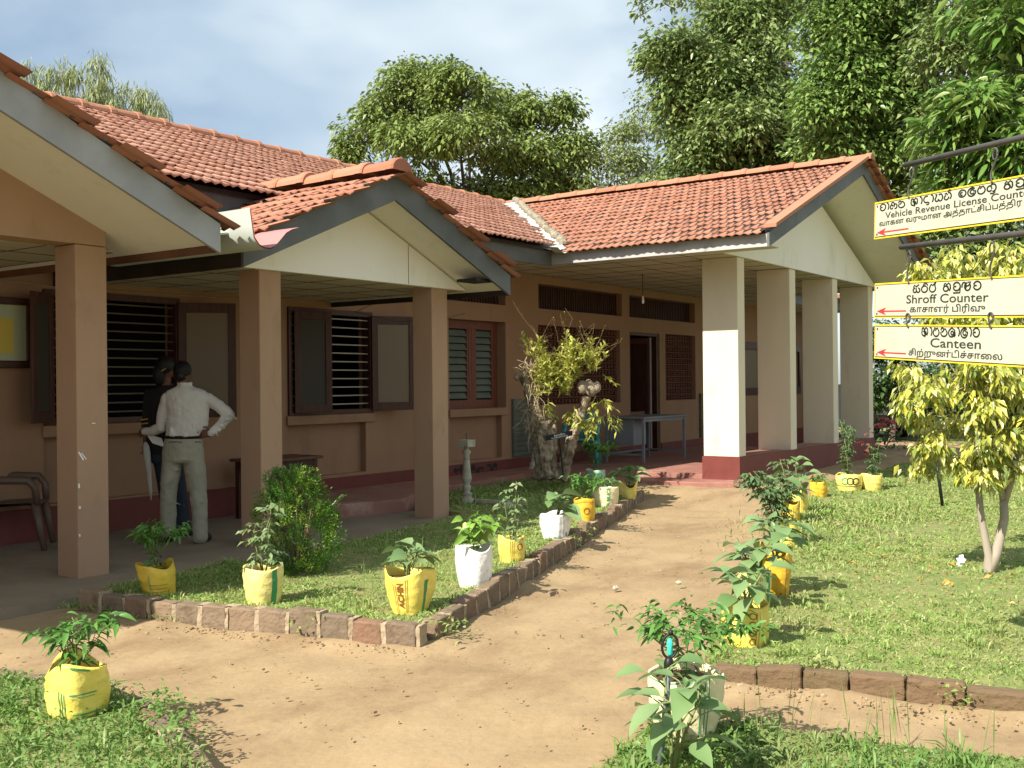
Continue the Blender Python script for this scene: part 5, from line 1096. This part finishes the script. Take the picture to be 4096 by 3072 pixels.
b = MB(); loft(b, [(300, 352, .07, .06, 0), (296, 385, .15, .085, 0), (290, 430, .185, .11, 0), (285, 540, .185, .125, 0), (282, 680, .165, .12, 0), (285, 800, .19, .14, 0), (290, 860, .20, .145, 0)], dW, 20)
for pts in (((182, 420, .06, 0), (166, 600, .055, -.02), (158, 650, .055, -.03)), ((398, 420, .06, 0), (420, 600, .052, .1), (370, 640, .045, .18))):
    for a_, c_ in zip(pts[:-1], pts[1:]): b.capsule(Pz(a_[0], a_[1], dW+a_[3]), Pz(c_[0], c_[1], dW+c_[3]), a_[2], c_[2])
bl = b.build('blouse', MS['blk'], wo); bake(bl, .011, 3, (.1, .01))
b = MB()
for y in (602, 632): b.tube([Pz(164, y, dW-.025)+RIGHT*.059*math.cos(a)+FWD*.059*math.sin(a)+np.array([0, 0, .008*math.cos(a)]) for a in np.linspace(0, 6.283, 18)], .006, 5)
b.build('sleeve_band', MS['gold'], wo)
b = MB(); loft(b, [(290, 790, .17, .13, 0), (295, 860, .19, .14, 0), (305, 920, .19, .14, 0)], dW, 20)
for pts in (((278, 880, .10, 0), (312, 1150, .085, 0), (352, 1425, .08, 0)), ((348, 880, .10, 0), (398, 1150, .085, .02), (434, 1420, .08, .04))):
    for a_, c_ in zip(pts[:-1], pts[1:]): b.capsule(Pz(a_[0], a_[1], dW+a_[3]), Pz(c_[0], c_[1], dW+c_[3]), a_[2], c_[2])
tw = b.build('trousers', MS['navy'], wo); bake(tw, .012, 3)
b = MB(); shoe(b, [*Pz(352, 1440, dW)[:2], .05], RIGHT); shoe(b, [*Pz(434, 1440, dW+.04)[:2], .05], RIGHT); so = b.build('shoes', MS['shoe'], wo); bake(so, .01, 3)
b = MB(); b.ball(hw+np.array([0, 0, .025])-FWD*.012-RIGHT*.012, (.094, .10, .105), 14, 10); b.ball(hw-RIGHT*.065-FWD*.03+np.array([0, 0, -.07]), (.075, .07, .12), 12, 8); ho = b.build('hair', MS['hair'], wo); bake(ho, .01, 2, (.02, .008))
MB().capsule(Pz(272, 245, dW-.115), Pz(300, 228, dW-.115), .009, .006, 8).build('hair_clip', M['mortar'], wo, smooth=True)
um = [(150, 770, .012), (155, 800, .03), (162, 850, .034), (176, 980, .025), (188, 1130, .016), (192, 1200, .006)]; b = MB().tube([Pz(x, y, dW-.16) for x, y, _ in um], [w for *_, w in um], 10)
uo = b.build('umbrella', mat('white_umbrella_cloth', (.45,.44,.40), rough=.8), smooth=True); tag(uo, 'folded white umbrella hanging from the hand of the woman in black', 'umbrella')

# ------------------------------------------------------------------ trees
def tree(name, label, base, fork, blobs, depth, leafspec, bark, seed, cat='tree', group=None, trunk_r=.3, droop_twigs=0.0, leafdroop=.3, clus_r=.45, stems=None, surf=.55, flat=.55, up_bias=.3, dd=1.0, bare=0, fill=1.0):
    """blobs: (px, py, rx, ry, n clusters, depth offset) in 2212-wide picture units"""
    n_leaf, L0, W0, mt, big = leafspec
    r = np.random.default_rng(seed); base = np.array(base, float); root = empty(name, base, label, cat, group); st = MB(); lv = Leaves()
    fork = np.array(fork, float); mpx = depth/F_PX*DS
    if stems is None:
        mid = (base+fork)/2+r.normal(0, trunk_r*.5, 3)*[1, 1, 0]; st.tube([base-np.array([0, 0, .2]), base+np.array([0, 0, .15]), mid, fork], [trunk_r*1.35, trunk_r*1.1, trunk_r*.95, trunk_r*.8], 10)
    else:
        for pts, rad in stems: st.tube(pts, rad, 9)
    LB, LD, LU = [], [], []
    for (px, py, rx, ry, nc, do) in blobs:
        c = atd(px, py, depth+do); s = (depth+do)/depth; RX, RY = rx*mpx*s, ry*mpx*s
        bend = fork+(c-fork)*.5+np.array([0, 0, -.08*np.linalg.norm(c-fork)])+r.normal(0, .05*np.linalg.norm(c-fork), 3)
        tr0 = trunk_r*.42*min(1, max(.35, RX/(1.8*clus_r+.01)*.4)); 
        st.tube([fork, fork+(bend-fork)*.5+r.normal(0, .04, 3)*np.linalg.norm(bend-fork), bend, c+np.array([0, 0, -RY*.25])], [tr0, tr0*.8, tr0*.6, tr0*.3], 7)
        for k in range(int(nc*fill)):
            d = rdir(r, 1, -.65, 1)[0]; q = r.uniform(surf, 1.0)**.6
            cc = c+np.array([d[0]*RX*dd, d[1]*RX*dd, d[2]*RY])*q
            b0 = c+np.array([0, 0, -RY*.25])+(cc-c)*r.uniform(.0, .35); m = (b0+cc)/2+r.normal(0, .06*RX, 3)
            st.tube([b0, m, cc], [tr0*.28, tr0*.18, tr0*.07], 5, cap=False)
            nl = int(n_leaf*r.uniform(.6, 1.3)); cr = clus_r*r.uniform(.7, 1.25)
            off = rdir(r, nl, -1, 1)*(r.random(nl)**.45)[:, None]*cr; off[:, 2] *= flat
            off[:, 2] -= droop_twigs*(np.linalg.norm(off[:, :2], axis=1)**1.4)/max(cr, .01)**.4
            LB.append(cc+off); dl = norm(off+rdir(r, nl)*cr*.5); dl[:, 2] = dl[:, 2]*.6-leafdroop+r.normal(0, .25, nl); LD.append(dl)
            for _ in range(2 if nl > 10 else 1):
                e = cc+off[r.integers(0, nl)]; st.tube([cc, (cc+e)/2+np.array([0, 0, .05*cr]), e], [tr0*.07, tr0*.05, tr0*.02], 4, cap=False)
    for k in range(bare):                           # bare twigs poking out of the crown
        b_ = blobs[r.integers(0, len(blobs))]; o = atd(b_[0]+r.normal(0, b_[2]*.5), b_[1]-b_[3]*.6, depth+b_[5]); e = o+np.array([r.normal(0, .5), r.normal(0, .5), r.uniform(.5, 1.6)])
        for _ in range(4): q = o+(e-o)*r.uniform(.2, .8); st.tube([q, q+(e-o)*.4+r.normal(0, .25, 3)], [.010, .004], 4, cap=False)
        st.tube([o, (o+e)/2+r.normal(0, .1, 3), e], [.018, .011, .005], 5, cap=False)
    LB, LD = np.concatenate(LB), np.concatenate(LD); n = len(LB); L = L0*r.uniform(.55, 1.4, n)
    lv.add(*leaf_arrays(LB, LD, L, L*W0, r, droop=.35, fold=.2, roll=.7, big=big))
    st.build('trunk', bark, root, smooth=True); lv.build('crown', mt, root)
    return root
BK = mat('dark_tree_bark', (.10,.08,.06), (.17,.14,.11), rough=.95, scale=5, bump=.4, bscale=12, stretch=(1,1,.3))
BK2 = mat('pale_tree_bark', (.26,.22,.17), (.36,.31,.25), rough=.9, scale=5, bump=.3, bscale=14, stretch=(1,1,.3))
TL = dict(dome=leafmat('mid_green_leaf', [(.12,.185,.04),(.175,.24,.06),(.235,.295,.085),(.14,.21,.045)]), dark=leafmat('dark_glossy_leaf', [(.105,.175,.05),(.15,.225,.065),(.20,.27,.085),(.27,.33,.13)], rough=.3), pale=leafmat('pale_green_leaf', [(.18,.235,.075),(.23,.28,.10),(.15,.21,.065)]),
          bright=leafmat('bright_green_leaf', [(.12,.225,.05),(.165,.275,.068),(.22,.325,.09),(.145,.25,.056),(.29,.37,.13)], rough=.32), mango=leafmat('long_mango_leaf', [(.08,.18,.03),(.12,.23,.045),(.17,.27,.06),(.22,.29,.08)], rough=.3), feather=leafmat('feathery_leaf', [(.20,.25,.09),(.26,.30,.12),(.16,.22,.08)]),
          ficus=leafmat('yellow_ficus_leaf', [(.52,.50,.07),(.62,.58,.13),(.44,.46,.06),(.66,.62,.22),(.13,.21,.03),(.56,.54,.10),(.20,.28,.04),(.60,.60,.28),(.10,.18,.03)], trans=.35, rough=.3))
gb = lambda px, d: np.array([*atd(px, 830, d)[:2], 0.0])
B = gb(1010, 36)
tree('rain_tree', 'broad domed green tree with thin dark limbs rising behind the middle of the tiled roof', B, atd(1010, 470, 36), [
    (905, 190, 95, 50, 26, 0), (985, 200, 80, 55, 22, -1), (830, 270, 85, 60, 26, 0), (770, 330, 35, 45, 9, 0), (900, 300, 80, 50, 20, -1.5), (1010, 290, 80, 50, 20, -2), (1090, 240, 60, 45, 14, .5), (1165, 250, 55, 50, 14, 0), (1225, 235, 30, 30, 6, 0), (1230, 320, 45, 50, 12, 0), (1140, 330, 60, 45, 14, -1), (1060, 350, 55, 35, 8, 1.5), (790, 410, 60, 40, 14, -.5), (900, 400, 60, 30, 9, -1), (960, 430, 55, 35, 10, 0), (1060, 430, 55, 45, 14, -.5), (1150, 410, 60, 45, 14, -.5), (1225, 400, 45, 40, 10, 0), (1010, 480, 120, 40, 16, 0), (860, 470, 70, 35, 12, 0), (1130, 480, 70, 40, 12, 0)],
    36, (112, .18, .5, TL['dome'], False), BK, 51, trunk_r=.42, droop_twigs=.22, clus_r=.58, surf=.4, flat=.75, bare=0, fill=1.4)
B = gb(1340, 36)
tree('young_tree', 'pale yellow green bushy tree between the domed tree and the tall dark trees', B, atd(1340, 560, 36), [
    (1310, 340, 80, 50, 20, 0), (1390, 260, 60, 60, 16, 1), (1235, 370, 50, 45, 12, 0), (1370, 360, 70, 50, 18, 0), (1300, 420, 110, 45, 22, 0), (1430, 400, 60, 60, 14, 1), (1340, 290, 30, 40, 6, 0), (1390, 480, 90, 60, 14, 0)],
    36, (80, .145, .45, TL['pale'], False), BK2, 52, trunk_r=.16, clus_r=.56, surf=.4)
B = gb(1620, 36)
tree('fig_tree', 'tall dark glossy leaved tree with open limbs rising behind the right gable roof', B, atd(1600, 430, 33), [
    (1480, 130, 75, 50, 18, 0), (1440, 110, 45, 30, 8, 0), (1570, 60, 80, 60, 20, .5), (1540, 180, 90, 60, 22, -.5), (1640, 130, 80, 70, 22, 0), (1500, 250, 80, 60, 20, 0), (1590, 270, 90, 60, 22, -1), (1680, 240, 80, 60, 18, 0), (1640, 20, 90, 60, 20, 1), (1520, 330, 85, 50, 20, 0), (1620, 350, 100, 50, 20, 0), (1700, -40, 100, 60, 18, 1), (1460, 200, 40, 40, 8, 0), (1710, 350, 80, 60, 16, 0), (1560, 420, 110, 50, 16, 0), (1700, 440, 110, 60, 16, 0), (1430, 420, 60, 40, 8, 0)],
    32, (96, .175, .55, TL['dark'], False), BK, 53, trunk_r=.40, clus_r=.72, surf=.25, flat=.78, fill=1.8)
B = gb(1850, 31.5)
tree('jak_tree', 'tall bright green leafy tree directly behind the peak of the right gable', B, atd(1870, 420, 28.5), [
    (1800, 60, 70, 60, 20, 0), (1880, 20, 90, 60, 22, 0), (1830, 150, 70, 60, 22, 0), (1920, 130, 80, 70, 24, .5), (1780, 230, 50, 60, 14, 0), (1860, 240, 75, 60, 24, 0), (1950, 220, 80, 70, 22, 1), (1810, 320, 70, 45, 16, .5), (1900, 330, 70, 60, 20, .5), (1970, 310, 70, 60, 16, 1), (1960, 40, 90, 70, 20, 1), (1800, -60, 110, 50, 16, 0), (1940, -80, 130, 60, 16, 0), (1950, 420, 80, 60, 18, 1.5), (1930, 500, 80, 60, 16, 2)],
    27, (90, .155, .55, TL['bright'], False), BK2, 54, trunk_r=.32, clus_r=.62, surf=.25, flat=.8, fill=1.9)
B = gb(2275, 25)
tree('shade_tree', 'dense dark green tree filling the background behind the hanging signs', B, atd(2230, 420, 25), [
    (2050, 120, 90, 90, 26, 1), (2150, 60, 110, 90, 26, 1), (2240, 140, 120, 110, 26, 1), (2060, 300, 90, 80, 26, 1), (2170, 260, 110, 90, 26, 1), (2060, 460, 110, 70, 26, 1), (2180, 420, 110, 80, 26, 1), (2040, 570, 110, 70, 26, 1), (2180, 560, 130, 70, 26, 1), (2100, -60, 160, 70, 22, 1), (2090, 660, 150, 60, 26, 1), (2260, 640, 120, 90, 20, 1), (2300, 300, 120, 120, 16, 1)],
    24, (66, .14, .55, TL['dark'], False), BK, 55, trunk_r=.45, clus_r=.62, surf=.25, flat=.8, fill=1.9)
B = np.array([*atd(2330, 830, 10.5)[:2], 0.0])
tree('mango_tree', 'mango tree with long drooping glossy leaves hanging in from the edge above the signs', B, atd(2330, 330, 10.5), [
    (2120, 20, 70, 50, 12, .5), (2190, 60, 60, 50, 12, 0), (2170, 130, 55, 45, 8, .6), (2060, 215, 45, 30, 6, 0), (2110, 230, 60, 40, 10, -.3), (2180, 215, 60, 45, 12, 0), (2040, 290, 45, 35, 7, .2), (2100, 310, 70, 45, 14, 0), (2190, 320, 60, 55, 14, -.3), (2080, 380, 60, 40, 10, .3), (2170, 400, 60, 40, 10, 0), (2260, 120, 70, 90, 14, 0), (2270, 330, 70, 100, 14, 0), (2230, -50, 100, 60, 12, 0)],
    10.5, (26, .15, .30, TL['mango'], True), BK2, 56, trunk_r=.2, clus_r=.20, leafdroop=.30, surf=.3, flat=.7, fill=1.5)
B = gb(200, 30)
tree('feathery_tree', 'pale feathery drooping tree top showing above the ridge at the far left', B, atd(205, 330, 30), [
    (65, 155, 14, 22, 4, 0), (95, 185, 30, 26, 6, 0), (130, 150, 26, 26, 7, 0), (165, 155, 10, 18, 3, 0), (212, 138, 14, 22, 5, 0), (235, 185, 36, 30, 9, 0), (180, 205, 40, 26, 8, 0), (290, 195, 22, 18, 5, 0), (320, 215, 26, 22, 6, 0), (260, 230, 50, 30, 9, 0), (120, 225, 50, 30, 9, 0), (340, 240, 20, 12, 3, 0), (200, 270, 110, 40, 14, 0)],
    30, (80, .19, .13, TL['feather'], False), BK2, 57, trunk_r=.16, droop_twigs=.9, leafdroop=1.3, clus_r=.34, surf=.3, flat=.9)
B = gb(1600, 17.5)
r0 = atd(1720, -140, 18)
tree('overhanging_branch_tree', 'thin leafy branch tips hanging into the top of the view against white cloud', np.array([*atd(1700, 830, 44)[:2], 0]), atd(1690, -260, 42), [(1375, 8, 18, 20, 3, 0), (1385, 30, 8, 12, 2, 0), (1440, -6, 30, 14, 4, 0), (1500, 8, 24, 12, 4, 0), (1470, 0, 30, 8, 3, 0)], 30, (26, .15, .5, TL['dark'], False), BK, 58, trunk_r=.22, clus_r=.28, surf=.2)
# yellow variegated ficus on the lawn
fb = ground(3957, 2288, .045)
fd = float((fb-CAM)@FWD); q = lambda x, y, o=0: atd(x, y, fd+o)
stems = [([fb-np.array([0, 0, .1]), fb, q(2136, 1200), q(2120, 1120), q(2112, 1040), q(2105, 960)], [.055, .05, .032, .028, .025, .018]), ([fb, q(2152, 1195), q(2170, 1120), q(2168, 1080)], [.05, .04, .034, .032]), ([q(2168, 1090), q(2190, 1020), q(2205, 930)], [.03, .026, .02]), ([q(2168, 1085), q(2155, 1020), q(2150, 930)], [.026, .022, .018])]
tree('yellow_ficus', 'yellow leaved ornamental fig bush with forked grey stems on the sunny lawn below the signs', fb, q(2140, 940), [
    (2000, 590, 34, 26, 7, .1), (2060, 585, 45, 40, 9, .2), (2150, 570, 60, 45, 12, .2), (2220, 590, 60, 50, 12, 0), (1965, 810, 28, 22, 6, 0), (1995, 860, 45, 30, 10, -.2), (2060, 830, 50, 40, 12, -.1), (2130, 810, 55, 45, 14, -.25), (2195, 830, 55, 50, 14, -.1), (2055, 700, 60, 60, 14, .2), (2150, 700, 70, 60, 18, 0), (2010, 960, 32, 26, 8, -.1), (2060, 920, 45, 34, 9, .2), (2130, 900, 50, 34, 10, -.3), (2200, 930, 55, 45, 14, -.2), (1995, 1010, 24, 20, 4, .1), (2090, 985, 36, 24, 6, -.1), (2150, 960, 40, 30, 8, -.3), (2180, 1010, 50, 36, 10, -.2), (2115, 1030, 26, 24, 6, -.2), (2250, 800, 70, 120, 20, 0), (2240, 980, 50, 60, 12, 0), (1965, 900, 22, 22, 4, 0)],
    fd, (34, .062, .52, TL['ficus'], False), BK2, 59, cat='bush', trunk_r=.03, stems=stems, clus_r=.095, leafdroop=.9, surf=.45, flat=.75)
# shrubs in the shade beyond the end pillar
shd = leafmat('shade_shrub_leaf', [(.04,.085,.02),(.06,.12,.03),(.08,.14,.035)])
for i, (px, py, d, rx, ry, lab) in enumerate(((1925, 800, 27, 70, 110, 'dark leafy shrub in the shade just beyond the end pillar'), (2010, 860, 30, 80, 70, 'low dark shrub behind the yellow bush'), (2130, 840, 29, 110, 90, 'wide dark shrub behind the yellow bush at the edge of the lawn'), (2260, 850, 28, 90, 90, 'dark shrub at the far edge of the rear lawn'))):
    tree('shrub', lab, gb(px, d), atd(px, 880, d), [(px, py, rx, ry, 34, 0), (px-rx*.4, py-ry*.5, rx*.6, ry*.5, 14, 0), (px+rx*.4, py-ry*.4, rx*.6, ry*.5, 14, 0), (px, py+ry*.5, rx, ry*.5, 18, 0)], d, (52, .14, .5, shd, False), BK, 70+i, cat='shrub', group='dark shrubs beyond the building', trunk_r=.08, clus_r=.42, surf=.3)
pk = ground(3532, 1800, .0); p0 = at(3530, 1705, 23.5); root = empty('flowering_shrub', np.array([p0[0], p0[1], 0]), 'small shrub with large pink flowers beside the base of the end pillar', 'shrub')
r = np.random.default_rng(91); st = MB(); lv, fl = Leaves(), Leaves()
for k in range(9):
    e = p0+np.array([r.normal(0, .25), r.normal(0, .25), r.normal(-.05, .12)]); st.tube([(p0[0], p0[1], 0), ((p0[0]+e[0])/2, (p0[1]+e[1])/2, .3), e], .012, 5)
    lv.add(*leaf_arrays(e+r.normal(0, .12, (20, 3))-np.array([0, 0, .2]), rdir(r, 20), .13, .06, r)); 
for k in range(7):
    c = at(3512+k*11+r.normal(0, 4), 1700+r.normal(0, 8), 23.4); fl.add(*leaf_arrays(np.tile(c, (8, 1)), rdir(r, 8, -.1, .6), .13, .08, r, big=True))
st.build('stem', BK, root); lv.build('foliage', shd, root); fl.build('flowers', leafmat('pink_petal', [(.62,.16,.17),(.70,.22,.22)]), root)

# ------------------------------------------------------------------ parked car far behind the end pillar
cb = ground(3540, 1756, 0.0); cr = empty('parked_car', cb, 'dark blue car with a red tail lamp parked in the shade beyond the end pillar', 'car')
fw = norm(np.array([[FWD[0], FWD[1], 0]]))[0]; sd = np.array([fw[1], -fw[0], 0]); Q = lambda s, f, z: cb+sd*s+fw*f+np.array([0, 0, z])
navy = mat('navy_car_paint', (.012,.02,.05), rough=.25, spec=.6); b = MB(); rows = []
prof_c = [(0, .35, .78), (0.02, .85, .80), (.12, .98, .80), (.45, 1.42, .66), (1.2, 1.5, .66), (2.2, 1.45, .66), (2.9, 1.0, .78), (3.7, .88, .76), (3.85, .4, .74)]
for f_, z_, w_ in prof_c: rows.append([Q(-w_, f_, z_), Q(-w_*1.0, f_, max(.32, z_-.22)), Q(-.8, f_, .30), Q(.8, f_, .30), Q(w_, f_, max(.32, z_-.22)), Q(w_, f_, z_)])
V = [p for rr_ in rows for p in rr_]; b.add(V, [(i*6+k, i*6+(k+1) % 6, (i+1)*6+(k+1) % 6, (i+1)*6+k) for i in range(len(rows)-1) for k in range(6)]+[tuple(range(6)), tuple(48+k for k in range(6))]); b.build('body', navy, cr, smooth=False, bevel=.04)
for s in (-.72, .72):
    for f_ in (.75, 3.0):
        MB().tube([Q(s-.09, f_, .30), Q(s+.09, f_, .30)], .30, 18).build('wheel', M['black'], cr)
for s in (-.66, .66): MB().obox(Q(s, -.0, .80), sd*.09, fw*.03, (0, 0, .11)).build('tail_lamp', mat('red_lamp_glass', (.45,.01,.01), rough=.2), cr)
MB().obox(Q(0, .235, 1.18), sd*.58, fw*.15+np.array([0, 0, .19]), np.cross(sd, norm((fw*.15+np.array([0, 0, .19]))[None])[0])*.02).build('rear_window', mat('car_glass', (.02,.025,.03), rough=.08, spec=.7), cr)
MB().obox(Q(0, -.03, .46), sd*.80, fw*.06, (0, 0, .10)).build('bumper', M['iron'], cr, bevel=.03)
MB().obox(Q(0, -.012, .70), sd*.24, fw*.02, (0, 0, .05)).build('number_plate', M['paper'], cr)

# ------------------------------------------------------------------ grass and ground litter
def turf(name, poly, z, per_m2, hmin, hmax, seed, m, wide=.007, pool=None, zfun=None, fade=None):
    r = np.random.default_rng(seed); P_ = np.array(poly); lo, hi = P_.min(0), P_.max(0)
    lo = np.maximum(lo, [-1.5, -3.5]); hi = np.minimum(hi, [26, 10]); A = (hi-lo).prod(); n = int(A*per_m2); P = r.uniform(lo, hi, (n, 2)); P = P[in_poly(P, poly)]
    rel = np.column_stack([P, np.full(len(P), z)])-CAM; dep = rel@FWD; u = (rel@RIGHT)/np.maximum(dep, .1); keep = (dep > 2.0) & (abs(u) < .56)
    dens = np.clip((6.0/np.maximum(dep, 1))**1.25, .06, 1.0)*np.clip(.72+.75*fbm(P, 1.3, seed), .08, 1.25); keep &= r.random(len(P)) < dens; P = P[keep]; dep = dep[keep]; n = len(P)
    patch = np.clip(.5+.5*fbm(P, 1.7, seed+5), 0, 1); h = hmin+(hmax-hmin)*(r.random(n)**2)*(.4+.9*patch)
    grow = np.clip(dep/6.0, 1, 2.4)
    d = np.column_stack([r.normal(0, .55, n), r.normal(0, .55, n), np.ones(n)]); b_ = np.column_stack([P, np.full(n, z-.005)])
    lv = Leaves(); tc_ = P[r.integers(0, n, max(1, n//150))]
    for q in tc_:
        k = 14; lv.add(*leaf_arrays(np.column_stack([r.normal(q[0], .025, k), r.normal(q[1], .025, k), np.full(k, z-.005)]), np.column_stack([r.normal(0, .5, k), r.normal(0, .5, k), np.ones(k)]), r.uniform(1.0, 2.1, k)*hmax, wide*1.3, r, droop=.5, fold=.1))
    lv.add(*leaf_arrays(b_, d, h, wide*grow*r.uniform(.7, 1.4, n), r, droop=.35, fold=.1, roll=1.5))
    return lv, P, r
def finish(lv, name, label, m):
    o = lv.build(name, m); return tag(o, label, 'grass', kind='stuff')
def broadleaf(lv, poly, z, n, L, seed, near=None):
    r = np.random.default_rng(seed); P_ = np.array(poly); P = r.uniform(np.maximum(P_.min(0), -1), P_.max(0), (n*6, 2)); P = P[in_poly(P, poly)][:n]; n = len(P)
    for k in range(3): lv.add(*leaf_arrays(np.column_stack([P+r.normal(0, .02, (n, 2)), z+r.uniform(.01, .06, n)]), rdir(r, n, -.1, .6), L*r.uniform(.6, 1.3, n), L*.5, r, droop=.4))
lv, _, r = turf('grass', BED, .10, 4300, .025, .075, 61, None); lv2, _, _ = turf('grass', [(9.75, 7.0), (13.0, 7.2), (13.45, 9.2), (10.8, 8.9), (9.9, 8.3)], .10, 2600, .06, .17, 62, None)
for V, Fq in zip(lv2.V, lv2.F): lv.add(V, Fq)
edge = lambda a, c, n, hh, sd_, z=.06: lv.add(*(lambda r_, t: leaf_arrays(np.column_stack([np.array(a)[None]+(np.array(c)-np.array(a))[None]*t[:, None]+r_.normal(0, .035, (n, 2)), np.full(n, z)]), np.column_stack([r_.normal(0, .5, n), r_.normal(0, .5, n), np.ones(n)]), hh*r_.uniform(.4, 1.3, n), .010, r_, droop=.5, fold=.1))(np.random.default_rng(sd_), np.random.default_rng(sd_).random(n)))
edge((5.2, 4.32), (12.6, 6.92), 1500, .10, 1, .10); edge((4.40, 6.9), (4.60, 5.9), 500, .11, 2, .02); edge((4.62, 6.7), (5.0, 4.3), 500, .09, 3, .10)
for x, y, n in ((5.15, 4.10, 60), (8.6, 5.42, 90), (9.2, 5.62, 90), (12.95, 6.95, 70), (4.72, 4.9, 25), (11.3, 6.42, 60)):
    r_ = np.random.default_rng(int(x*100)); lv.add(*leaf_arrays(np.column_stack([r_.normal(x, .07, n), r_.normal(y, .07, n), r_.uniform(.03, .14, n)]), rdir(r_, n, -.1, .9), .045*r_.uniform(.5, 1.5, n), .02, r_, droop=.4))
for x, y in ((6.2, 5.2), (6.5, 5.5), (6.0, 4.8), (7.3, 5.6), (5.4, 5.0), (6.9, 6.2), (6.75, 4.9)):     # seeding stalks
    r_ = np.random.default_rng(int(x*77)); n = 3; lv.add(*leaf_arrays(np.column_stack([r_.normal(x, .03, n), r_.normal(y, .03, n), np.full(n, .1)]), np.column_stack([r_.normal(0, .15, n), r_.normal(0, .15, n), np.ones(n)]), r_.uniform(.2, .42, n), .006, r_, droop=.05, fold=.1))
finish(lv, 'grass', 'short patchy grass growing in the triangular bed between kerb and verandah', M['grass'])
lv, _, _ = turf('grass', LAWN, .045, 3600, .02, .07, 63, None, wide=.008)
edge((5.4, 2.45), (15.0, 5.2), 2600, .11, 5, .05); edge((5.42, 2.3), (5.72, -1.2), 500, .07, 6, .06)
r_ = np.random.default_rng(3); n = 2600; c = np.column_stack([r_.normal(11.6, .9, n), r_.normal(3.7, .35, n), np.full(n, .05)]); lv.add(*leaf_arrays(c, np.column_stack([r_.normal(0, .4, n), r_.normal(0, .4, n), np.ones(n)]), r_.uniform(.08, .2, n), .014, r_, droop=.5, fold=.1))
for px_, py_, n, sz in ((3275, 2700, 90, .045), (3290, 2670, 60, .05), (3620, 2740, 40, .035), (3010, 2660, 50, .04), (3830, 2800, 40, .035)):
    q_ = ground(px_, py_, .05); r_ = np.random.default_rng(px_); lv.add(*leaf_arrays(np.column_stack([r_.normal(q_[0], .035, n), r_.normal(q_[1], .045, n), r_.uniform(.0, .13, n)]), rdir(r_, n, -.2, .8), sz*r_.uniform(.5, 1.4, n), sz*.45, r_, droop=.4))
finish(lv, 'grass', 'sunlit mown lawn with long tufts along its edge', M['grass'])
lv, _, _ = turf('grass', PATCH, .04, 4600, .03, .10, 64, None, wide=.008); broadleaf(lv, [(3.75, 2.1), (4.35, 2.25), (4.5, 1.8), (4.0, 1.6)], .04, 250, .04, 5)
for k in range(9):
    r_ = np.random.default_rng(k); n = 4; lv.add(*leaf_arrays(np.column_stack([r_.uniform(4.1, 4.7, n), r_.uniform(.9, 1.9, n), np.full(n, .03)]), np.column_stack([r_.normal(0, .15, n), r_.normal(0, .15, n), np.ones(n)]), r_.uniform(.18, .36, n), .005, r_, droop=.08, fold=.1))
finish(lv, 'grass', 'bright green grass in the near corner below the sprinkler', M['grass2'])
lv, _, _ = turf('grass', FRONT, .09, 4200, .03, .09, 65, None, wide=.009); broadleaf(lv, FRONT, .09, 2600, .030, 6)
for x, y, n in ((2.98, 3.95, 150), (3.05, 4.15, 110), (2.9, 4.45, 70), (2.7, 4.7, 60), (2.85, 3.7, 120)):
    r_ = np.random.default_rng(int(x*1000)); lv.add(*leaf_arrays(np.column_stack([r_.normal(x, .06, n), r_.normal(y, .06, n), r_.uniform(.06, .2, n)]), rdir(r_, n, -.1, .9), .04*r_.uniform(.6, 1.4, n), .018, r_, droop=.4))
finish(lv, 'grass', 'lush weedy ground cover around the nearest sack', M['grass2'])
r = np.random.default_rng(101); n = 2300; P = r.uniform([2.5, -.5], [14.5, 7.5], (n, 2)); ok = ~(in_poly(P, BED) | in_poly(P, LAWN) | in_poly(P, PATCH) | in_poly(P, FRONT) | in_poly(P, SLAB)); P = P[ok]
kp = [((4.30, 6.6), (4.82, 4.1)), ((5.14, 4.08), (12.6, 6.72)), ((5.15, 2.4), (5.36, .5)), ((3.3, 5.5), (3.25, 4.4))]
for a_, c_ in kp:
    m0 = 300; t_ = r.random(m0)[:, None]; P = np.concatenate([P, np.array(a_)+(np.array(c_)-np.array(a_))*t_+r.normal(0, .06, (m0, 2))])
b = MB()
for x, y in P:
    s = abs(r.normal(.002, .0032))+.0012; b.obox((x, y, dirt_h(x, y)+s*.3), (s, r.normal(0, s*.4), 0), (r.normal(0, s*.4), s*.8, 0), (0, 0, s*.5))
tag(b.build('gravel', mat('pebble', [(.25,.17,.095),(.31,.22,.13),(.22,.15,.085),(.28,.20,.115),(.42,.34,.25)], None, rough=.95, island=1)), 'small stones and clods scattered on the bare dirt path', 'gravel', kind='stuff')
lv = Leaves(); n = 130; P = rng.uniform([3.4, 2.6], [13.5, 6.5], (n, 2)); P = P[~(in_poly(P, BED) | in_poly(P, LAWN) | in_poly(P, PATCH) | in_poly(P, FRONT))]; n = len(P); lv.add(*leaf_arrays(np.column_stack([P, np.full(n, .018)]), rdir(rng, n, -.05, .12), rng.uniform(.015, .04, n), .012, rng)); o = lv.build('leaf_litter', leafmat('dry_litter', [(.20,.13,.06),(.30,.22,.11),(.14,.09,.05),(.38,.33,.2)])); tag(o, 'dry leaf bits scattered over the dirt path', 'leaves', kind='stuff')
lv = Leaves(); n = 46; fl_ = fb+np.column_stack([r.normal(-.2, .7, n), r.normal(.2, .6, n), np.full(n, .03)]); lv.add(*leaf_arrays(fl_, rdir(r, n, -.1, .2), .06, .03, r)); o = lv.build('fallen_leaves', leafmat('fallen_leaf', [(.55,.42,.06),(.50,.24,.05),(.6,.5,.2)])); tag(o, 'fallen yellow leaves scattered on the lawn under the bush', 'leaves', kind='stuff')
